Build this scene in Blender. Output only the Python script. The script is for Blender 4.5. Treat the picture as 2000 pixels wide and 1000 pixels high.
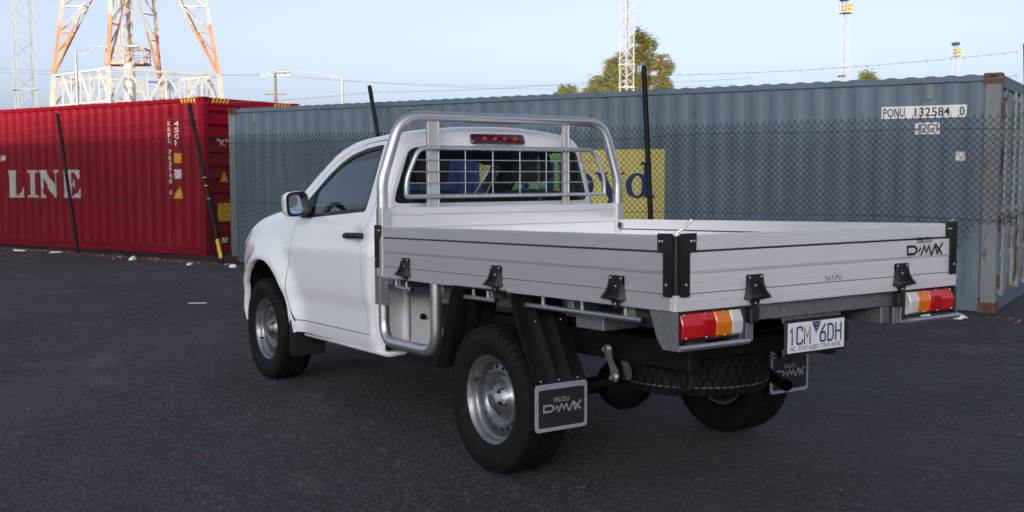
import bpy, bmesh, math, random
import numpy as np
from mathutils import Vector, Matrix
from mathutils.geometry import delaunay_2d_cdt
random.seed(7); np.random.seed(7)
R = math.radians
for o in list(bpy.data.objects): bpy.data.objects.remove(o)
scene = bpy.context.scene
COL = scene.collection

# ------------------------------------------------------------------ camera
cd = bpy.data.cameras.new('camera'); cam = bpy.data.objects.new('camera', cd); COL.objects.link(cam)
yaw, pit, rol = R(-33.684), R(-4.189), R(-0.2)
fw = Vector((math.cos(pit)*math.cos(yaw), math.cos(pit)*math.sin(yaw), math.sin(pit)))
rt = fw.cross(Vector((0, 0, 1))).normalized(); up = rt.cross(fw)
c_, s_ = math.cos(rol), math.sin(rol)
rt, up = c_*rt + s_*up, -s_*rt + c_*up
m = Matrix((rt, up, -fw)).transposed().to_4x4(); m.translation = Vector((-4.469, 3.723, 1.484))
cam.matrix_world = m
cd.sensor_width = 36.0; cd.lens = 37.5; cd.shift_x = -0.001; cd.clip_start = 0.05; cd.clip_end = 6000
cd.dof.use_dof = True; cd.dof.focus_distance = 6.4; cd.dof.aperture_fstop = 9.0
scene.camera = cam

# ------------------------------------------------------------------ sky and sun
SUN_AZ, SUN_EL = R(136.0), R(8.0)
w = bpy.data.worlds.new('World'); scene.world = w; w.use_nodes = True
nt = w.node_tree; nt.nodes.clear()
sky = nt.nodes.new('ShaderNodeTexSky'); sky.sky_type = 'NISHITA'; sky.sun_disc = False
sky.sun_elevation = SUN_EL; sky.sun_rotation = math.pi/2 - SUN_AZ
sky.air_density = 0.42; sky.dust_density = 3.3; sky.ozone_density = 1.8; sky.altitude = 10
bg = nt.nodes.new('ShaderNodeBackground'); bg.inputs['Strength'].default_value = 0.13
wo = nt.nodes.new('ShaderNodeOutputWorld')
hs = nt.nodes.new('ShaderNodeHueSaturation'); hs.inputs['Saturation'].default_value = 0.47
nt.links.new(sky.outputs[0], hs.inputs['Color']); nt.links.new(hs.outputs[0], bg.inputs[0]); nt.links.new(bg.outputs[0], wo.inputs[0])
ld = bpy.data.lights.new('sun', 'SUN'); ld.energy = 2.0; ld.angle = R(0.53); ld.color = (1.0, 0.86, 0.68)
sun = bpy.data.objects.new('sun', ld); COL.objects.link(sun)
sd = Vector((math.cos(SUN_EL)*math.cos(SUN_AZ), math.cos(SUN_EL)*math.sin(SUN_AZ), math.sin(SUN_EL)))
sun.rotation_euler = sd.to_track_quat('Z', 'Y').to_euler(); sun.location = sd*60
vs = scene.view_settings
scene.display_settings.display_device = 'sRGB'
vs.view_transform = 'Standard'; vs.look = 'None'; vs.gamma = 1.0; vs.use_curve_mapping = False
vs.exposure = 1.33
scene.render.engine = 'CYCLES'
scene.render.resolution_x = 1024; scene.render.resolution_y = 512
scene.cycles.caustics_reflective = False; scene.cycles.max_bounces = 8; scene.cycles.transparent_max_bounces = 16

# ------------------------------------------------------------------ materials
MATS = {}
RAKE = 0.0217
def newmat(name):
    mt = bpy.data.materials.new(name); mt.use_nodes = True
    n = mt.node_tree; n.nodes.clear()
    out = n.nodes.new('ShaderNodeOutputMaterial'); MATS[name] = mt
    return mt, n, out
def setin(node, **kw):
    for k, v in kw.items():
        k = k.replace('_', ' ')
        if k in node.inputs:
            node.inputs[k].default_value = v
def N(n, t, **kw):
    x = n.nodes.new(t)
    for k, v in kw.items(): setattr(x, k, v)
    return x
def ramp(n, src, stops, interp='LINEAR'):
    r = n.nodes.new('ShaderNodeValToRGB'); r.color_ramp.interpolation = interp
    el = r.color_ramp.elements
    while len(el) < len(stops): el.new(0.5)
    for e, (p, c) in zip(el, stops):
        e.position = p; e.color = (c, c, c, 1) if isinstance(c, (int, float)) else (*c, 1)
    n.links.new(src, r.inputs[0]); return r
def mixc(n, fac, a, b, mode='MIX'):
    x = n.nodes.new('ShaderNodeMix'); x.data_type = 'RGBA'; x.blend_type = mode
    for s, v in ((0, fac), (6, a), (7, b)):
        if hasattr(v, 'links') or hasattr(v, 'is_linked'): n.links.new(v, x.inputs[s])
        else: x.inputs[s].default_value = v if s == 0 else (*v, 1)
    return x.outputs[2]
def coords(n, kind='Object', scale=(1, 1, 1)):
    t = n.nodes.new('ShaderNodeTexCoord'); mp = n.nodes.new('ShaderNodeMapping')
    mp.inputs['Scale'].default_value = scale
    n.links.new(t.outputs[kind], mp.inputs[0]); return mp.outputs[0]
def noise(n, vec, scale, detail=4, rough=0.5):
    x = n.nodes.new('ShaderNodeTexNoise'); n.links.new(vec, x.inputs['Vector'])
    setin(x, Scale=scale, Detail=detail, Roughness=rough); return x.outputs['Fac']
def bump(n, h, strength, dist=0.01):
    b = n.nodes.new('ShaderNodeBump'); setin(b, Strength=strength, Distance=dist)
    n.links.new(h, b.inputs['Height']); return b.outputs[0]
def simple(name, col, rough=0.5, metal=0.0, var=0.0, scale=8.0, bmp=0.0, bscale=60, coat=0.0, spec=0.5, stretch=(1, 1, 1), rvar=0.0):
    mt, n, out = newmat(name)
    p = N(n, 'ShaderNodeBsdfPrincipled'); n.links.new(p.outputs[0], out.inputs[0])
    setin(p, Roughness=rough, Metallic=metal); p.inputs['Base Color'].default_value = (*col, 1)
    p.inputs['Coat Weight'].default_value = coat; p.inputs['Specular IOR Level'].default_value = spec
    p.inputs['Coat Roughness'].default_value = 0.05
    v = coords(n, 'Object', stretch)
    if var:
        f = noise(n, v, scale, 5, 0.6)
        r = ramp(n, f, [(0.3, tuple(c*(1-var) for c in col)), (0.7, tuple(min(1, c*(1+var)) for c in col))])
        n.links.new(r.outputs[0], p.inputs['Base Color'])
    if rvar:
        f = noise(n, v, scale*1.7, 5, 0.6)
        r = ramp(n, f, [(0.3, max(0, rough-rvar)), (0.7, rough+rvar)]); n.links.new(r.outputs[0], p.inputs['Roughness'])
    if bmp:
        n.links.new(bump(n, noise(n, v, bscale, 3), bmp, 0.004), p.inputs['Normal'])
    return mt
simple('paint_white', (0.82, 0.845, 0.88), 0.35, 0, 0.02, 2.5, coat=1.0, rvar=0.06)  # slight blue tint stands in for the sky's cast on white paint
simple('black_plastic', (0.012, 0.012, 0.013), 0.48, 0, 0.2, 20, 0.05, 300, rvar=0.08)
simple('black_gloss', (0.01, 0.01, 0.011), 0.12, 0, coat=0.3)
simple('chassis_black', (0.007, 0.007, 0.008), 0.65, 0, 0.35, 9, 0.1, 80, rvar=0.12, spec=0.25)
simple('rubber', (0.006, 0.006, 0.0065), 0.72, 0, 0.3, 14, 0.08, 220, rvar=0.1, spec=0.25)
simple('guard_black', (0.008, 0.008, 0.009), 0.5, 0, 0.25, 6, 0.04, 90, rvar=0.1)
simple('wheel_silver', (0.27, 0.28, 0.30), 0.36, 0.8, 0.16, 16, rvar=0.10)
simple('chrome', (0.8, 0.8, 0.82), 0.12, 1.0)
simple('bolt_zinc', (0.55, 0.55, 0.52), 0.35, 0.9, 0.1, 40)
simple('white_plate', (0.78, 0.79, 0.80), 0.4, 0, 0.03, 20)
simple('plate_blue', (0.012, 0.025, 0.13), 0.45)
simple('decal_black', (0.008, 0.008, 0.008), 0.5)
simple('flap_grey', (0.30, 0.31, 0.36), 0.55, 0, 0.05, 20)
simple('flap_dark', (0.014, 0.014, 0.016), 0.6, 0, 0.15, 30)
simple('lining', (0.035, 0.036, 0.04), 0.85, 0, 0.2, 30)
simple('seat_cloth', (0.022, 0.023, 0.027), 0.9, 0, 0.3, 40, 0.2, 300)
simple('dash_grey', (0.05, 0.052, 0.056), 0.65)
simple('belt', (0.02, 0.02, 0.022), 0.7)
simple('mirror_glass', (0.70, 0.74, 0.78), 0.02, 1.0)
simple('headlamp_clear', (0.55, 0.57, 0.6), 0.08, 0.2, coat=1.0)
simple('post_black', (0.007, 0.008, 0.009), 0.6, 0, 0.5, 7, 0.15, 60, spec=0.2)
simple('post_yellow', (0.55, 0.36, 0.015), 0.6, 0, 0.35, 18)
simple('wire_dark', (0.012, 0.015, 0.017), 0.65, 0, 0.3, 3, spec=0.2)
simple('wire_zinc', (0.22, 0.22, 0.23), 0.5, 0.6, 0.3, 9)
simple('decal_white', (0.70, 0.70, 0.70), 0.6, 0, 0.12, 9)
simple('decal_yellow', (0.75, 0.42, 0.01), 0.6, 0, 0.15, 14)
simple('blue_container', (0.01, 0.06, 0.24), 0.5, 0, 0.1, 2)
simple('lamp_steel', (0.36, 0.37, 0.38), 0.5, 0.3, 0.08, 3)
simple('timber', (0.18, 0.15, 0.12), 0.85, 0, 0.2, 3)
simple('cable', (0.05, 0.055, 0.06), 0.6)
simple('lattice_white', (0.50, 0.485, 0.46), 0.55, 0, 0.12, 0.8)
simple('lattice_grey', (0.42, 0.42, 0.41), 0.55, 0.1, 0.1, 0.8)
simple('lattice_rust', (0.50, 0.27, 0.15), 0.6, 0, 0.2, 1)
simple('box_yellow', (0.55, 0.40, 0.06), 0.6)
simple('litter_white', (0.75, 0.75, 0.74), 0.6, 0, 0.08, 20)
simple('litter_yellow', (0.70, 0.62, 0.08), 0.6)
simple('litter_red', (0.60, 0.02, 0.02), 0.5)
simple('leaf_dry', (0.16, 0.085, 0.035), 0.85, 0, 0.5, 30)
simple('stone_pale', (0.34, 0.33, 0.31), 0.9, 0, 0.3, 60)
simple('stone_dark', (0.035, 0.036, 0.038), 0.9, 0, 0.4, 60)
simple('bark', (0.16, 0.12, 0.09), 0.9, 0, 0.3, 3, 0.3, 20)
simple('warehouse_wall', (0.30, 0.30, 0.30), 0.7, 0, 0.08, 1.0)
simple('warehouse_door', (0.16, 0.17, 0.19), 0.6)
simple('warehouse_roof', (0.30, 0.31, 0.32), 0.6)

def grain(name, col, metal, rough, streak, amt=0.10, spangle=False):
    mt, n, out = newmat(name)
    p = N(n, 'ShaderNodeBsdfPrincipled'); n.links.new(p.outputs[0], out.inputs[0]); setin(p, Metallic=metal)
    v = coords(n, 'Object', streak)
    if streak[2] > 90:      # streaks follow the boards, which tilt with the tray
        tc = N(n, 'ShaderNodeTexCoord'); cx = N(n, 'ShaderNodeCombineXYZ')
        for k, vec in enumerate(((streak[0], 0, 0), (0, streak[1], 0), (RAKE*streak[2], 0, streak[2]))):
            dp = N(n, 'ShaderNodeVectorMath', operation='DOT_PRODUCT'); dp.inputs[1].default_value = vec; n.links.new(tc.outputs['Object'], dp.inputs[0]); n.links.new(dp.outputs['Value'], cx.inputs[k])
        v = cx.outputs[0]
    a = noise(n, v, 1.0, 2, 0.5)
    b = noise(n, coords(n, 'Object'), 1.6, 3, 0.5)
    if spangle:
        vo = N(n, 'ShaderNodeTexVoronoi'); vo.inputs['Scale'].default_value = 90
        n.links.new(coords(n, 'Object'), vo.inputs['Vector'])
        a = ramp(n, vo.outputs['Color'], [(0, 0.0), (1, 1.0)]).outputs[0]
    r = ramp(n, a, [(0.25, tuple(c*(1-amt) for c in col)), (0.78, tuple(min(1, c*(1+amt)) for c in col))])
    c2 = mixc(n, ramp(n, b, [(0.25, 0.0), (0.80, 0.30)]).outputs[0], r.outputs[0], tuple(c*0.90 for c in col))
    n.links.new(c2, p.inputs['Base Color'])
    p.inputs['Roughness'].default_value = rough
    if spangle: n.links.new(bump(n, a, 0.03, 0.002), p.inputs['Normal'])
    return mt
grain('alu_side', (0.90, 0.90, 0.93), 0.66, 0.25, (0.25, 3, 110), 0.035)
grain('alu_tail', (0.93, 0.93, 0.96), 0.42, 0.27, (3, 0.25, 110), 0.030)
grain('alu_tube', (0.66, 0.66, 0.68), 0.9, 0.33, (40, 40, 40), 0.06)
grain('alu_channel', (0.66, 0.65, 0.64), 0.75, 0.5, (40, 40, 40), 0.05)
grain('galv', (0.27, 0.285, 0.29), 0.7, 0.5, (1, 1, 1), 0.16, True)
grain('zinc_bright', (0.55, 0.58, 0.60), 0.85, 0.35, (1, 1, 1), 0.10, True)

def glass(name, tint, spec=0.06):
    mt, n, out = newmat(name)
    tr = N(n, 'ShaderNodeBsdfTransparent'); tr.inputs[0].default_value = (*tint, 1)
    gl = N(n, 'ShaderNodeBsdfGlossy'); gl.inputs['Roughness'].default_value = 0.015; gl.inputs[0].default_value = (1, 1, 1, 1)
    lw = N(n, 'ShaderNodeLayerWeight'); lw.inputs[0].default_value = 0.5
    pw = N(n, 'ShaderNodeMath', operation='POWER'); pw.inputs[1].default_value = 4.0; n.links.new(lw.outputs['Facing'], pw.inputs[0])
    fr = N(n, 'ShaderNodeMath', operation='MULTIPLY_ADD'); fr.inputs[1].default_value = 0.9; fr.inputs[2].default_value = spec; n.links.new(pw.outputs[0], fr.inputs[0])
    mx = N(n, 'ShaderNodeMixShader')
    n.links.new(fr.outputs[0], mx.inputs[0]); n.links.new(tr.outputs[0], mx.inputs[1]); n.links.new(gl.outputs[0], mx.inputs[2])
    n.links.new(mx.outputs[0], out.inputs[0]); return mt
glass('glass_side', (0.33, 0.60, 0.70)); glass('glass_rear', (0.84, 0.90, 0.94)); glass('glass_front', (0.84, 0.90, 0.90))

def worn(name, col, thr, scale=7.0):
    mt, n, out = newmat(name)
    p = N(n, 'ShaderNodeBsdfPrincipled'); setin(p, Roughness=0.6); t = N(n, 'ShaderNodeBsdfTransparent'); mx = N(n, 'ShaderNodeMixShader')
    v = coords(n, 'Object', (1, 1, 0.6)); f = noise(n, v, scale, 8, 0.75)
    n.links.new(ramp(n, f, [(thr, 0.0), (thr+0.05, 0.85)]).outputs[0], mx.inputs[0])
    r = ramp(n, noise(n, v, 2.0, 5, 0.6), [(0.3, tuple(c*0.78 for c in col)), (0.7, col)]); n.links.new(r.outputs[0], p.inputs['Base Color'])
    n.links.new(p.outputs[0], mx.inputs[1]); n.links.new(t.outputs[0], mx.inputs[2]); n.links.new(mx.outputs[0], out.inputs[0])
worn('letter_white', (0.66, 0.66, 0.64), 0.60); worn('sign_yellow', (0.70, 0.62, 0.20), 0.68, 4.0); worn('sign_blue', (0.012, 0.03, 0.15), 0.68, 4.0)
def lens(name, col, bands=60):
    mt, n, out = newmat(name)
    p = N(n, 'ShaderNodeBsdfPrincipled'); n.links.new(p.outputs[0], out.inputs[0])
    setin(p, Roughness=0.12); p.inputs['Base Color'].default_value = (*col, 1)
    p.inputs['Coat Weight'].default_value = 0.5
    p.inputs['Subsurface Weight'].default_value = 0.0
    wv = N(n, 'ShaderNodeTexWave'); wv.bands_direction = 'Y'; setin(wv, Scale=bands, Distortion=0.0)
    n.links.new(coords(n, 'Object'), wv.inputs['Vector'])
    c = mixc(n, ramp(n, wv.outputs['Fac'], [(0.2, 0.0), (0.8, 0.45)]).outputs[0], col, tuple(x*0.45 for x in col))
    n.links.new(c, p.inputs['Base Color'])
    n.links.new(bump(n, wv.outputs['Fac'], 0.25, 0.002), p.inputs['Normal']); return mt
lens('lens_red', (0.62, 0.012, 0.02)); lens('lens_amber', (0.85, 0.20, 0.008)); lens('lens_clear', (0.66, 0.67, 0.68))
simple('lens_reflector', (0.42, 0.004, 0.006), 0.15, 0, coat=0.6)
simple('lens_dark', (0.055, 0.004, 0.007), 0.08, 0, coat=0.8)
simple('lens_led', (0.75, 0.02, 0.03), 0.2)

def asphalt():
    mt, n, out = newmat('asphalt')
    p = N(n, 'ShaderNodeBsdfPrincipled'); n.links.new(p.outputs[0], out.inputs[0])
    v = coords(n, 'Object')
    big = noise(n, v, 0.30, 5, 0.6); mid = noise(n, v, 2.2, 6, 0.65); fine = noise(n, v, 60, 4, 0.75)
    vo = N(n, 'ShaderNodeTexVoronoi'); vo.inputs['Scale'].default_value = 58; n.links.new(v, vo.inputs['Vector'])
    sp = ramp(n, vo.outputs['Color'], [(0.0, (0.018, 0.019, 0.023)), (0.45, (0.056, 0.058, 0.068)), (0.80, (0.115, 0.116, 0.126)), (1.0, (0.30, 0.295, 0.29))])
    vo2 = N(n, 'ShaderNodeTexVoronoi'); vo2.inputs['Scale'].default_value = 22; n.links.new(v, vo2.inputs['Vector'])
    rare = ramp(n, vo2.outputs['Color'], [(0.955, 0.0), (0.965, 1.0)], 'CONSTANT')
    d = ramp(n, vo2.outputs['Distance'], [(0.12, 1.0), (0.18, 0.0)])
    mu = N(n, 'ShaderNodeMath', operation='MULTIPLY'); n.links.new(rare.outputs[0], mu.inputs[0]); n.links.new(d.outputs[0], mu.inputs[1])
    base = mixc(n, ramp(n, fine, [(0.42, 0.0), (0.62, 0.85)]).outputs[0], sp.outputs[0], (0.028, 0.029, 0.035))
    c1 = mixc(n, ramp(n, big, [(0.40, 0.0), (0.62, 0.55)]).outputs[0], base, (0.095, 0.098, 0.112))
    c2 = mixc(n, ramp(n, mid, [(0.45, 0.0), (0.75, 0.45)]).outputs[0], c1, (0.032, 0.032, 0.035))
    st = noise(n, v, 0.75, 6, 0.7)
    c2 = mixc(n, ramp(n, st, [(0.60, 0.0), (0.68, 0.55)]).outputs[0], c2, (0.026, 0.025, 0.026))
    pale = noise(n, coords(n, 'Object', (0.9, 1.5, 1)), 0.55, 7, 0.72)
    c2 = mixc(n, ramp(n, pale, [(0.55, 0.0), (0.68, 0.55)]).outputs[0], c2, (0.150, 0.148, 0.150))
    dist = N(n, 'ShaderNodeTexNoise'); n.links.new(v, dist.inputs['Vector']); setin(dist, Scale=1.3, Detail=5.0)
    ad = N(n, 'ShaderNodeVectorMath', operation='MULTIPLY_ADD'); ad.inputs[1].default_value = (0.9, 0.9, 0.0); n.links.new(dist.outputs['Color'], ad.inputs[0]); n.links.new(v, ad.inputs[2])
    ck = N(n, 'ShaderNodeTexVoronoi'); ck.feature = 'DISTANCE_TO_EDGE'; ck.inputs['Scale'].default_value = 0.33; n.links.new(ad.outputs[0], ck.inputs['Vector'])
    cm = N(n, 'ShaderNodeMath', operation='MULTIPLY'); n.links.new(ramp(n, ck.outputs['Distance'], [(0.002, 0.5), (0.005, 0.0)]).outputs[0], cm.inputs[0]); n.links.new(ramp(n, big, [(0.46, 0.0), (0.56, 1.0)]).outputs[0], cm.inputs[1])
    c2 = mixc(n, cm.outputs[0], c2, (0.010, 0.010, 0.010))
    c3 = mixc(n, mu.outputs[0], c2, (0.30, 0.29, 0.285))
    n.links.new(c3, p.inputs['Base Color'])
    setin(p, Roughness=0.85); p.inputs['Specular IOR Level'].default_value = 0.3
    hh = N(n, 'ShaderNodeMath', operation='ADD'); n.links.new(vo.outputs['Distance'], hh.inputs[0]); n.links.new(fine, hh.inputs[1])
    n.links.new(bump(n, hh.outputs[0], 0.9, 0.010), p.inputs['Normal']); return mt
asphalt()

def painted_steel(name, col, rust=0.0, rustamt=0.62, fade=0.12, streak=0.15, scuff=True):
    mt, n, out = newmat(name)
    p = N(n, 'ShaderNodeBsdfPrincipled'); n.links.new(p.outputs[0], out.inputs[0]); setin(p, Roughness=0.55)
    v = coords(n, 'Object')
    a = noise(n, v, 0.9, 5, 0.6); s = noise(n, coords(n, 'Object', (6, 6, 0.35)), 1.6, 6, 0.65)
    r = ramp(n, a, [(0.3, tuple(c*(1-fade) for c in col)), (0.7, tuple(min(1, c*(1+fade)) for c in col))])
    c1 = mixc(n, ramp(n, s, [(0.45, 0.0), (0.8, streak*2)]).outputs[0], r.outputs[0], tuple(min(1, c*0.55+0.08) for c in col))
    # small scuffs
    sc = noise(n, v, 16, 4, 0.7)
    if not scuff: p.inputs['Specular IOR Level'].default_value = 0.2
    if scuff: c1 = mixc(n, ramp(n, sc, [(0.70, 0.0), (0.78, 0.35)]).outputs[0], c1, (0.36, 0.38, 0.38) if rust == 0 else (0.42, 0.40, 0.36))
    if rust:
        f = noise(n, coords(n, 'Object', (3, 3, 1.0)), 2.4, 8, 0.72)
        c1 = mixc(n, ramp(n, f, [(rustamt-0.08, 0.0), (rustamt, rust)]).outputs[0], c1, (0.11, 0.045, 0.022))
    n.links.new(c1, p.inputs['Base Color'])
    n.links.new(bump(n, noise(n, v, 7, 4), 0.10, 0.02), p.inputs['Normal']); return mt
painted_steel('steel_grey', (0.102, 0.146, 0.192), 0.75, 0.70, 0.12, 0.22)
painted_steel('steel_grey_rusty', (0.19, 0.21, 0.22), 0.85, 0.655, 0.12, 0.2)
painted_steel('steel_rust', (0.10, 0.060, 0.045), 0.9, 0.45)
painted_steel('steel_door', (0.22, 0.27, 0.31), 0.7, 0.68)
painted_steel('steel_red', (0.26, 0.001, 0.014), 0, 0, 0.10, 0.0, False)
painted_steel('rod_pale', (0.30, 0.31, 0.30), 0.9, 0.62)

def banded(name):
    mt, n, out = newmat(name)
    p = N(n, 'ShaderNodeBsdfPrincipled'); n.links.new(p.outputs[0], out.inputs[0]); setin(p, Roughness=0.6)
    g = N(n, 'ShaderNodeNewGeometry'); sx = N(n, 'ShaderNodeSeparateXYZ'); n.links.new(g.outputs['Position'], sx.inputs[0])
    mr = N(n, 'ShaderNodeMapRange'); mr.inputs['From Min'].default_value = 8; mr.inputs['From Max'].default_value = 26
    n.links.new(sx.outputs[2], mr.inputs[0])
    r = ramp(n, mr.outputs[0], [(0.0, (0.48, 0.45, 0.41)), (0.235, (0.52, 0.25, 0.13)), (0.50, (0.52, 0.25, 0.13)), (0.515, (0.48, 0.45, 0.41))], 'CONSTANT')  # orange band is paled to suggest distance haze
    nz = noise(n, g.outputs['Position'], 0.7, 4)
    c = mixc(n, ramp(n, nz, [(0.55, 0.0), (0.62, 0.75)]).outputs[0], r.outputs[0], (0.60, 0.34, 0.20))
    n.links.new(c, p.inputs['Base Color']); return mt
banded('tower_paint')

def foliage(name, ca, cb):
    mt, n, out = newmat(name)
    p = N(n, 'ShaderNodeBsdfPrincipled'); setin(p, Roughness=0.6)
    t = N(n, 'ShaderNodeBsdfTranslucent'); mx = N(n, 'ShaderNodeMixShader'); mx.inputs[0].default_value = 0.25
    f = noise(n, coords(n, 'Object'), 1.1, 4, 0.7)
    r = ramp(n, f, [(0.35, ca), (0.68, cb)])
    n.links.new(r.outputs[0], p.inputs['Base Color']); n.links.new(r.outputs[0], t.inputs[0])
    n.links.new(p.outputs[0], mx.inputs[1]); n.links.new(t.outputs[0], mx.inputs[2]); n.links.new(mx.outputs[0], out.inputs[0])
foliage('gum_leaves', (0.080, 0.085, 0.014), (0.21, 0.18, 0.030))
foliage('gum_leaves_pale', (0.10, 0.11, 0.020), (0.20, 0.19, 0.035))

# ------------------------------------------------------------------ object helpers
RAKE = 0.0217
def rk(p): return (p[0], p[1], p[2] - RAKE*p[0])
def tag(o, label=None, cat=None, group=None, kind=None):
    if label: o['label'] = label
    if cat: o['category'] = cat
    if group: o['group'] = group
    if kind: o['kind'] = kind
    return o
def empty(name, loc=(0, 0, 0), parent=None):
    o = bpy.data.objects.new(name, None); COL.objects.link(o); o.location = loc; o.empty_display_size = 0.2
    if parent: o.parent = parent
    return o
def linkmesh(name, me, mat, parent=None, loc=None):
    o = bpy.data.objects.new(name, me); COL.objects.link(o)
    if mat and not me.materials: me.materials.append(MATS[mat])
    if parent: o.parent = parent
    if loc is not None: o.location = loc
    return o
class MB:
    def __init__(s): s.v = []; s.f = []
    def add(s, vs_, fs_):
        b = len(s.v); s.v += [tuple(map(float, v)) for v in vs_]; s.f += [tuple(i+b for i in f) for f in fs_]; return s
    def box(s, a, b, ch=0.0):
        x0, y0, z0 = [min(p, q) for p, q in zip(a, b)]; x1, y1, z1 = [max(p, q) for p, q in zip(a, b)]
        if ch <= 0:
            return s.add([(x0,y0,z0),(x1,y0,z0),(x1,y1,z0),(x0,y1,z0),(x0,y0,z1),(x1,y0,z1),(x1,y1,z1),(x0,y1,z1)],
                         [(0,3,2,1),(4,5,6,7),(0,1,5,4),(1,2,6,5),(2,3,7,6),(3,0,4,7)])
        c = min(ch, (x1-x0)*.45, (y1-y0)*.45, (z1-z0)*.45)
        pts = []; idx = {}
        for i, x in enumerate((x0, x1)):
            for j, y in enumerate((y0, y1)):
                for k, z in enumerate((z0, z1)):
                    sx, sy, sz = (1-2*i), (1-2*j), (1-2*k)
                    idx[i,j,k] = len(pts)
                    pts += [(x, y+sy*c, z+sz*c), (x+sx*c, y, z+sz*c), (x+sx*c, y+sy*c, z)]
        fs = []
        I = lambda i, j, k, ax: idx[i,j,k]+ax
        for i in (0, 1): fs.append([I(i,0,0,0), I(i,1,0,0), I(i,1,1,0), I(i,0,1,0)][::1 if i else -1])
        for j in (0, 1): fs.append([I(0,j,0,1), I(1,j,0,1), I(1,j,1,1), I(0,j,1,1)][::-1 if j else 1])
        for k in (0, 1): fs.append([I(0,0,k,2), I(1,0,k,2), I(1,1,k,2), I(0,1,k,2)][::1 if k else -1])
        for j in (0, 1):
            for k in (0, 1): fs.append([I(0,j,k,1), I(1,j,k,1), I(1,j,k,2), I(0,j,k,2)])
        for i in (0, 1):
            for k in (0, 1): fs.append([I(i,0,k,0), I(i,1,k,0), I(i,1,k,2), I(i,0,k,2)])
        for i in (0, 1):
            for j in (0, 1): fs.append([I(i,j,0,0), I(i,j,1,0), I(i,j,1,1), I(i,j,0,1)])
        for i in (0, 1):
            for j in (0, 1):
                for k in (0, 1): fs.append([I(i,j,k,0), I(i,j,k,1), I(i,j,k,2)])
        return s.add(pts, fs)
    def tube(s, path, r, n=10, caps=True, closed=False):
        P = [Vector(p) for p in path]; k = len(P); rr = r if isinstance(r, (list, tuple)) else [r]*k
        vs_, fs_ = [], []; prev = None
        for i, p in enumerate(P):
            a = P[i-1] if (i or closed) else None; b = P[(i+1) % k] if (i < k-1 or closed) else None
            if a is None: t = (b-p).normalized()
            elif b is None: t = (p-a).normalized()
            else: t = ((p-a).normalized() + (b-p).normalized()).normalized()
            if prev is None: u = t.orthogonal().normalized()
            else: u = (prev - t*prev.dot(t)).normalized()
            prev = u; wv = t.cross(u)
            vs_ += [p + rr[i]*(math.cos(2*math.pi*j/n)*u + math.sin(2*math.pi*j/n)*wv) for j in range(n)]
        for i in range(k if closed else k-1):
            i2 = (i+1) % k
            for j in range(n):
                fs_.append((i*n+j, i*n+(j+1) % n, i2*n+(j+1) % n, i2*n+j))
        if caps and not closed: fs_ += [tuple(range(n))[::-1], tuple(range((k-1)*n, k*n))]
        return s.add(vs_, fs_)
    def bar(s, p, q, wd, n=4):
        return s.tube([p, q], wd/2*1.2, n)
    def lathe(s, prof, n=48, axis='y', c=(0, 0, 0)):
        vs_, fs_ = [], []; k = len(prof)
        for i in range(n):
            a = 2*math.pi*i/n; ca, sa = math.cos(a), math.sin(a)
            for h, r in prof:
                q = {'y': (r*sa, h, r*ca), 'z': (r*ca, r*sa, h), 'x': (h, r*ca, r*sa)}[axis]
                vs_.append((q[0]+c[0], q[1]+c[1], q[2]+c[2]))
        for i in range(n):
            j = (i+1) % n
            for q in range(k-1): fs_.append((i*k+q, i*k+q+1, j*k+q+1, j*k+q))
        return s.add(vs_, fs_)
    def prism(s, poly, d0, d1, axis='y'):
        mp = {'y': lambda a, b, d: (a, d, b), 'x': lambda a, b, d: (d, a, b), 'z': lambda a, b, d: (a, b, d)}[axis]
        n = len(poly)
        vs_ = [mp(a, b, d0) for a, b in poly] + [mp(a, b, d1) for a, b in poly]
        fs_ = [tuple(range(n)), tuple(range(n, 2*n))[::-1]] + [(i, (i+1) % n, n+(i+1) % n, n+i) for i in range(n)]
        return s.add(vs_, fs_)
    def mesh(s, name, rake=False, smooth=None, fix=True):
        me = bpy.data.meshes.new(name)
        me.from_pydata([rk(v) for v in s.v] if rake else s.v, [], s.f)
        if fix:
            bm = bmesh.new(); bm.from_mesh(me); bmesh.ops.recalc_face_normals(bm, faces=bm.faces); bm.to_mesh(me); bm.free()
        if smooth is not None:
            me.polygons.foreach_set('use_smooth', [True]*len(me.polygons)); me.set_sharp_from_angle(angle=R(smooth))
        me.update(); return me
    def build(s, name, mat, parent=None, rake=False, smooth=None, loc=None, fix=True):
        return linkmesh(name, s.mesh(name, rake, smooth, fix), mat, parent, loc)

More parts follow.
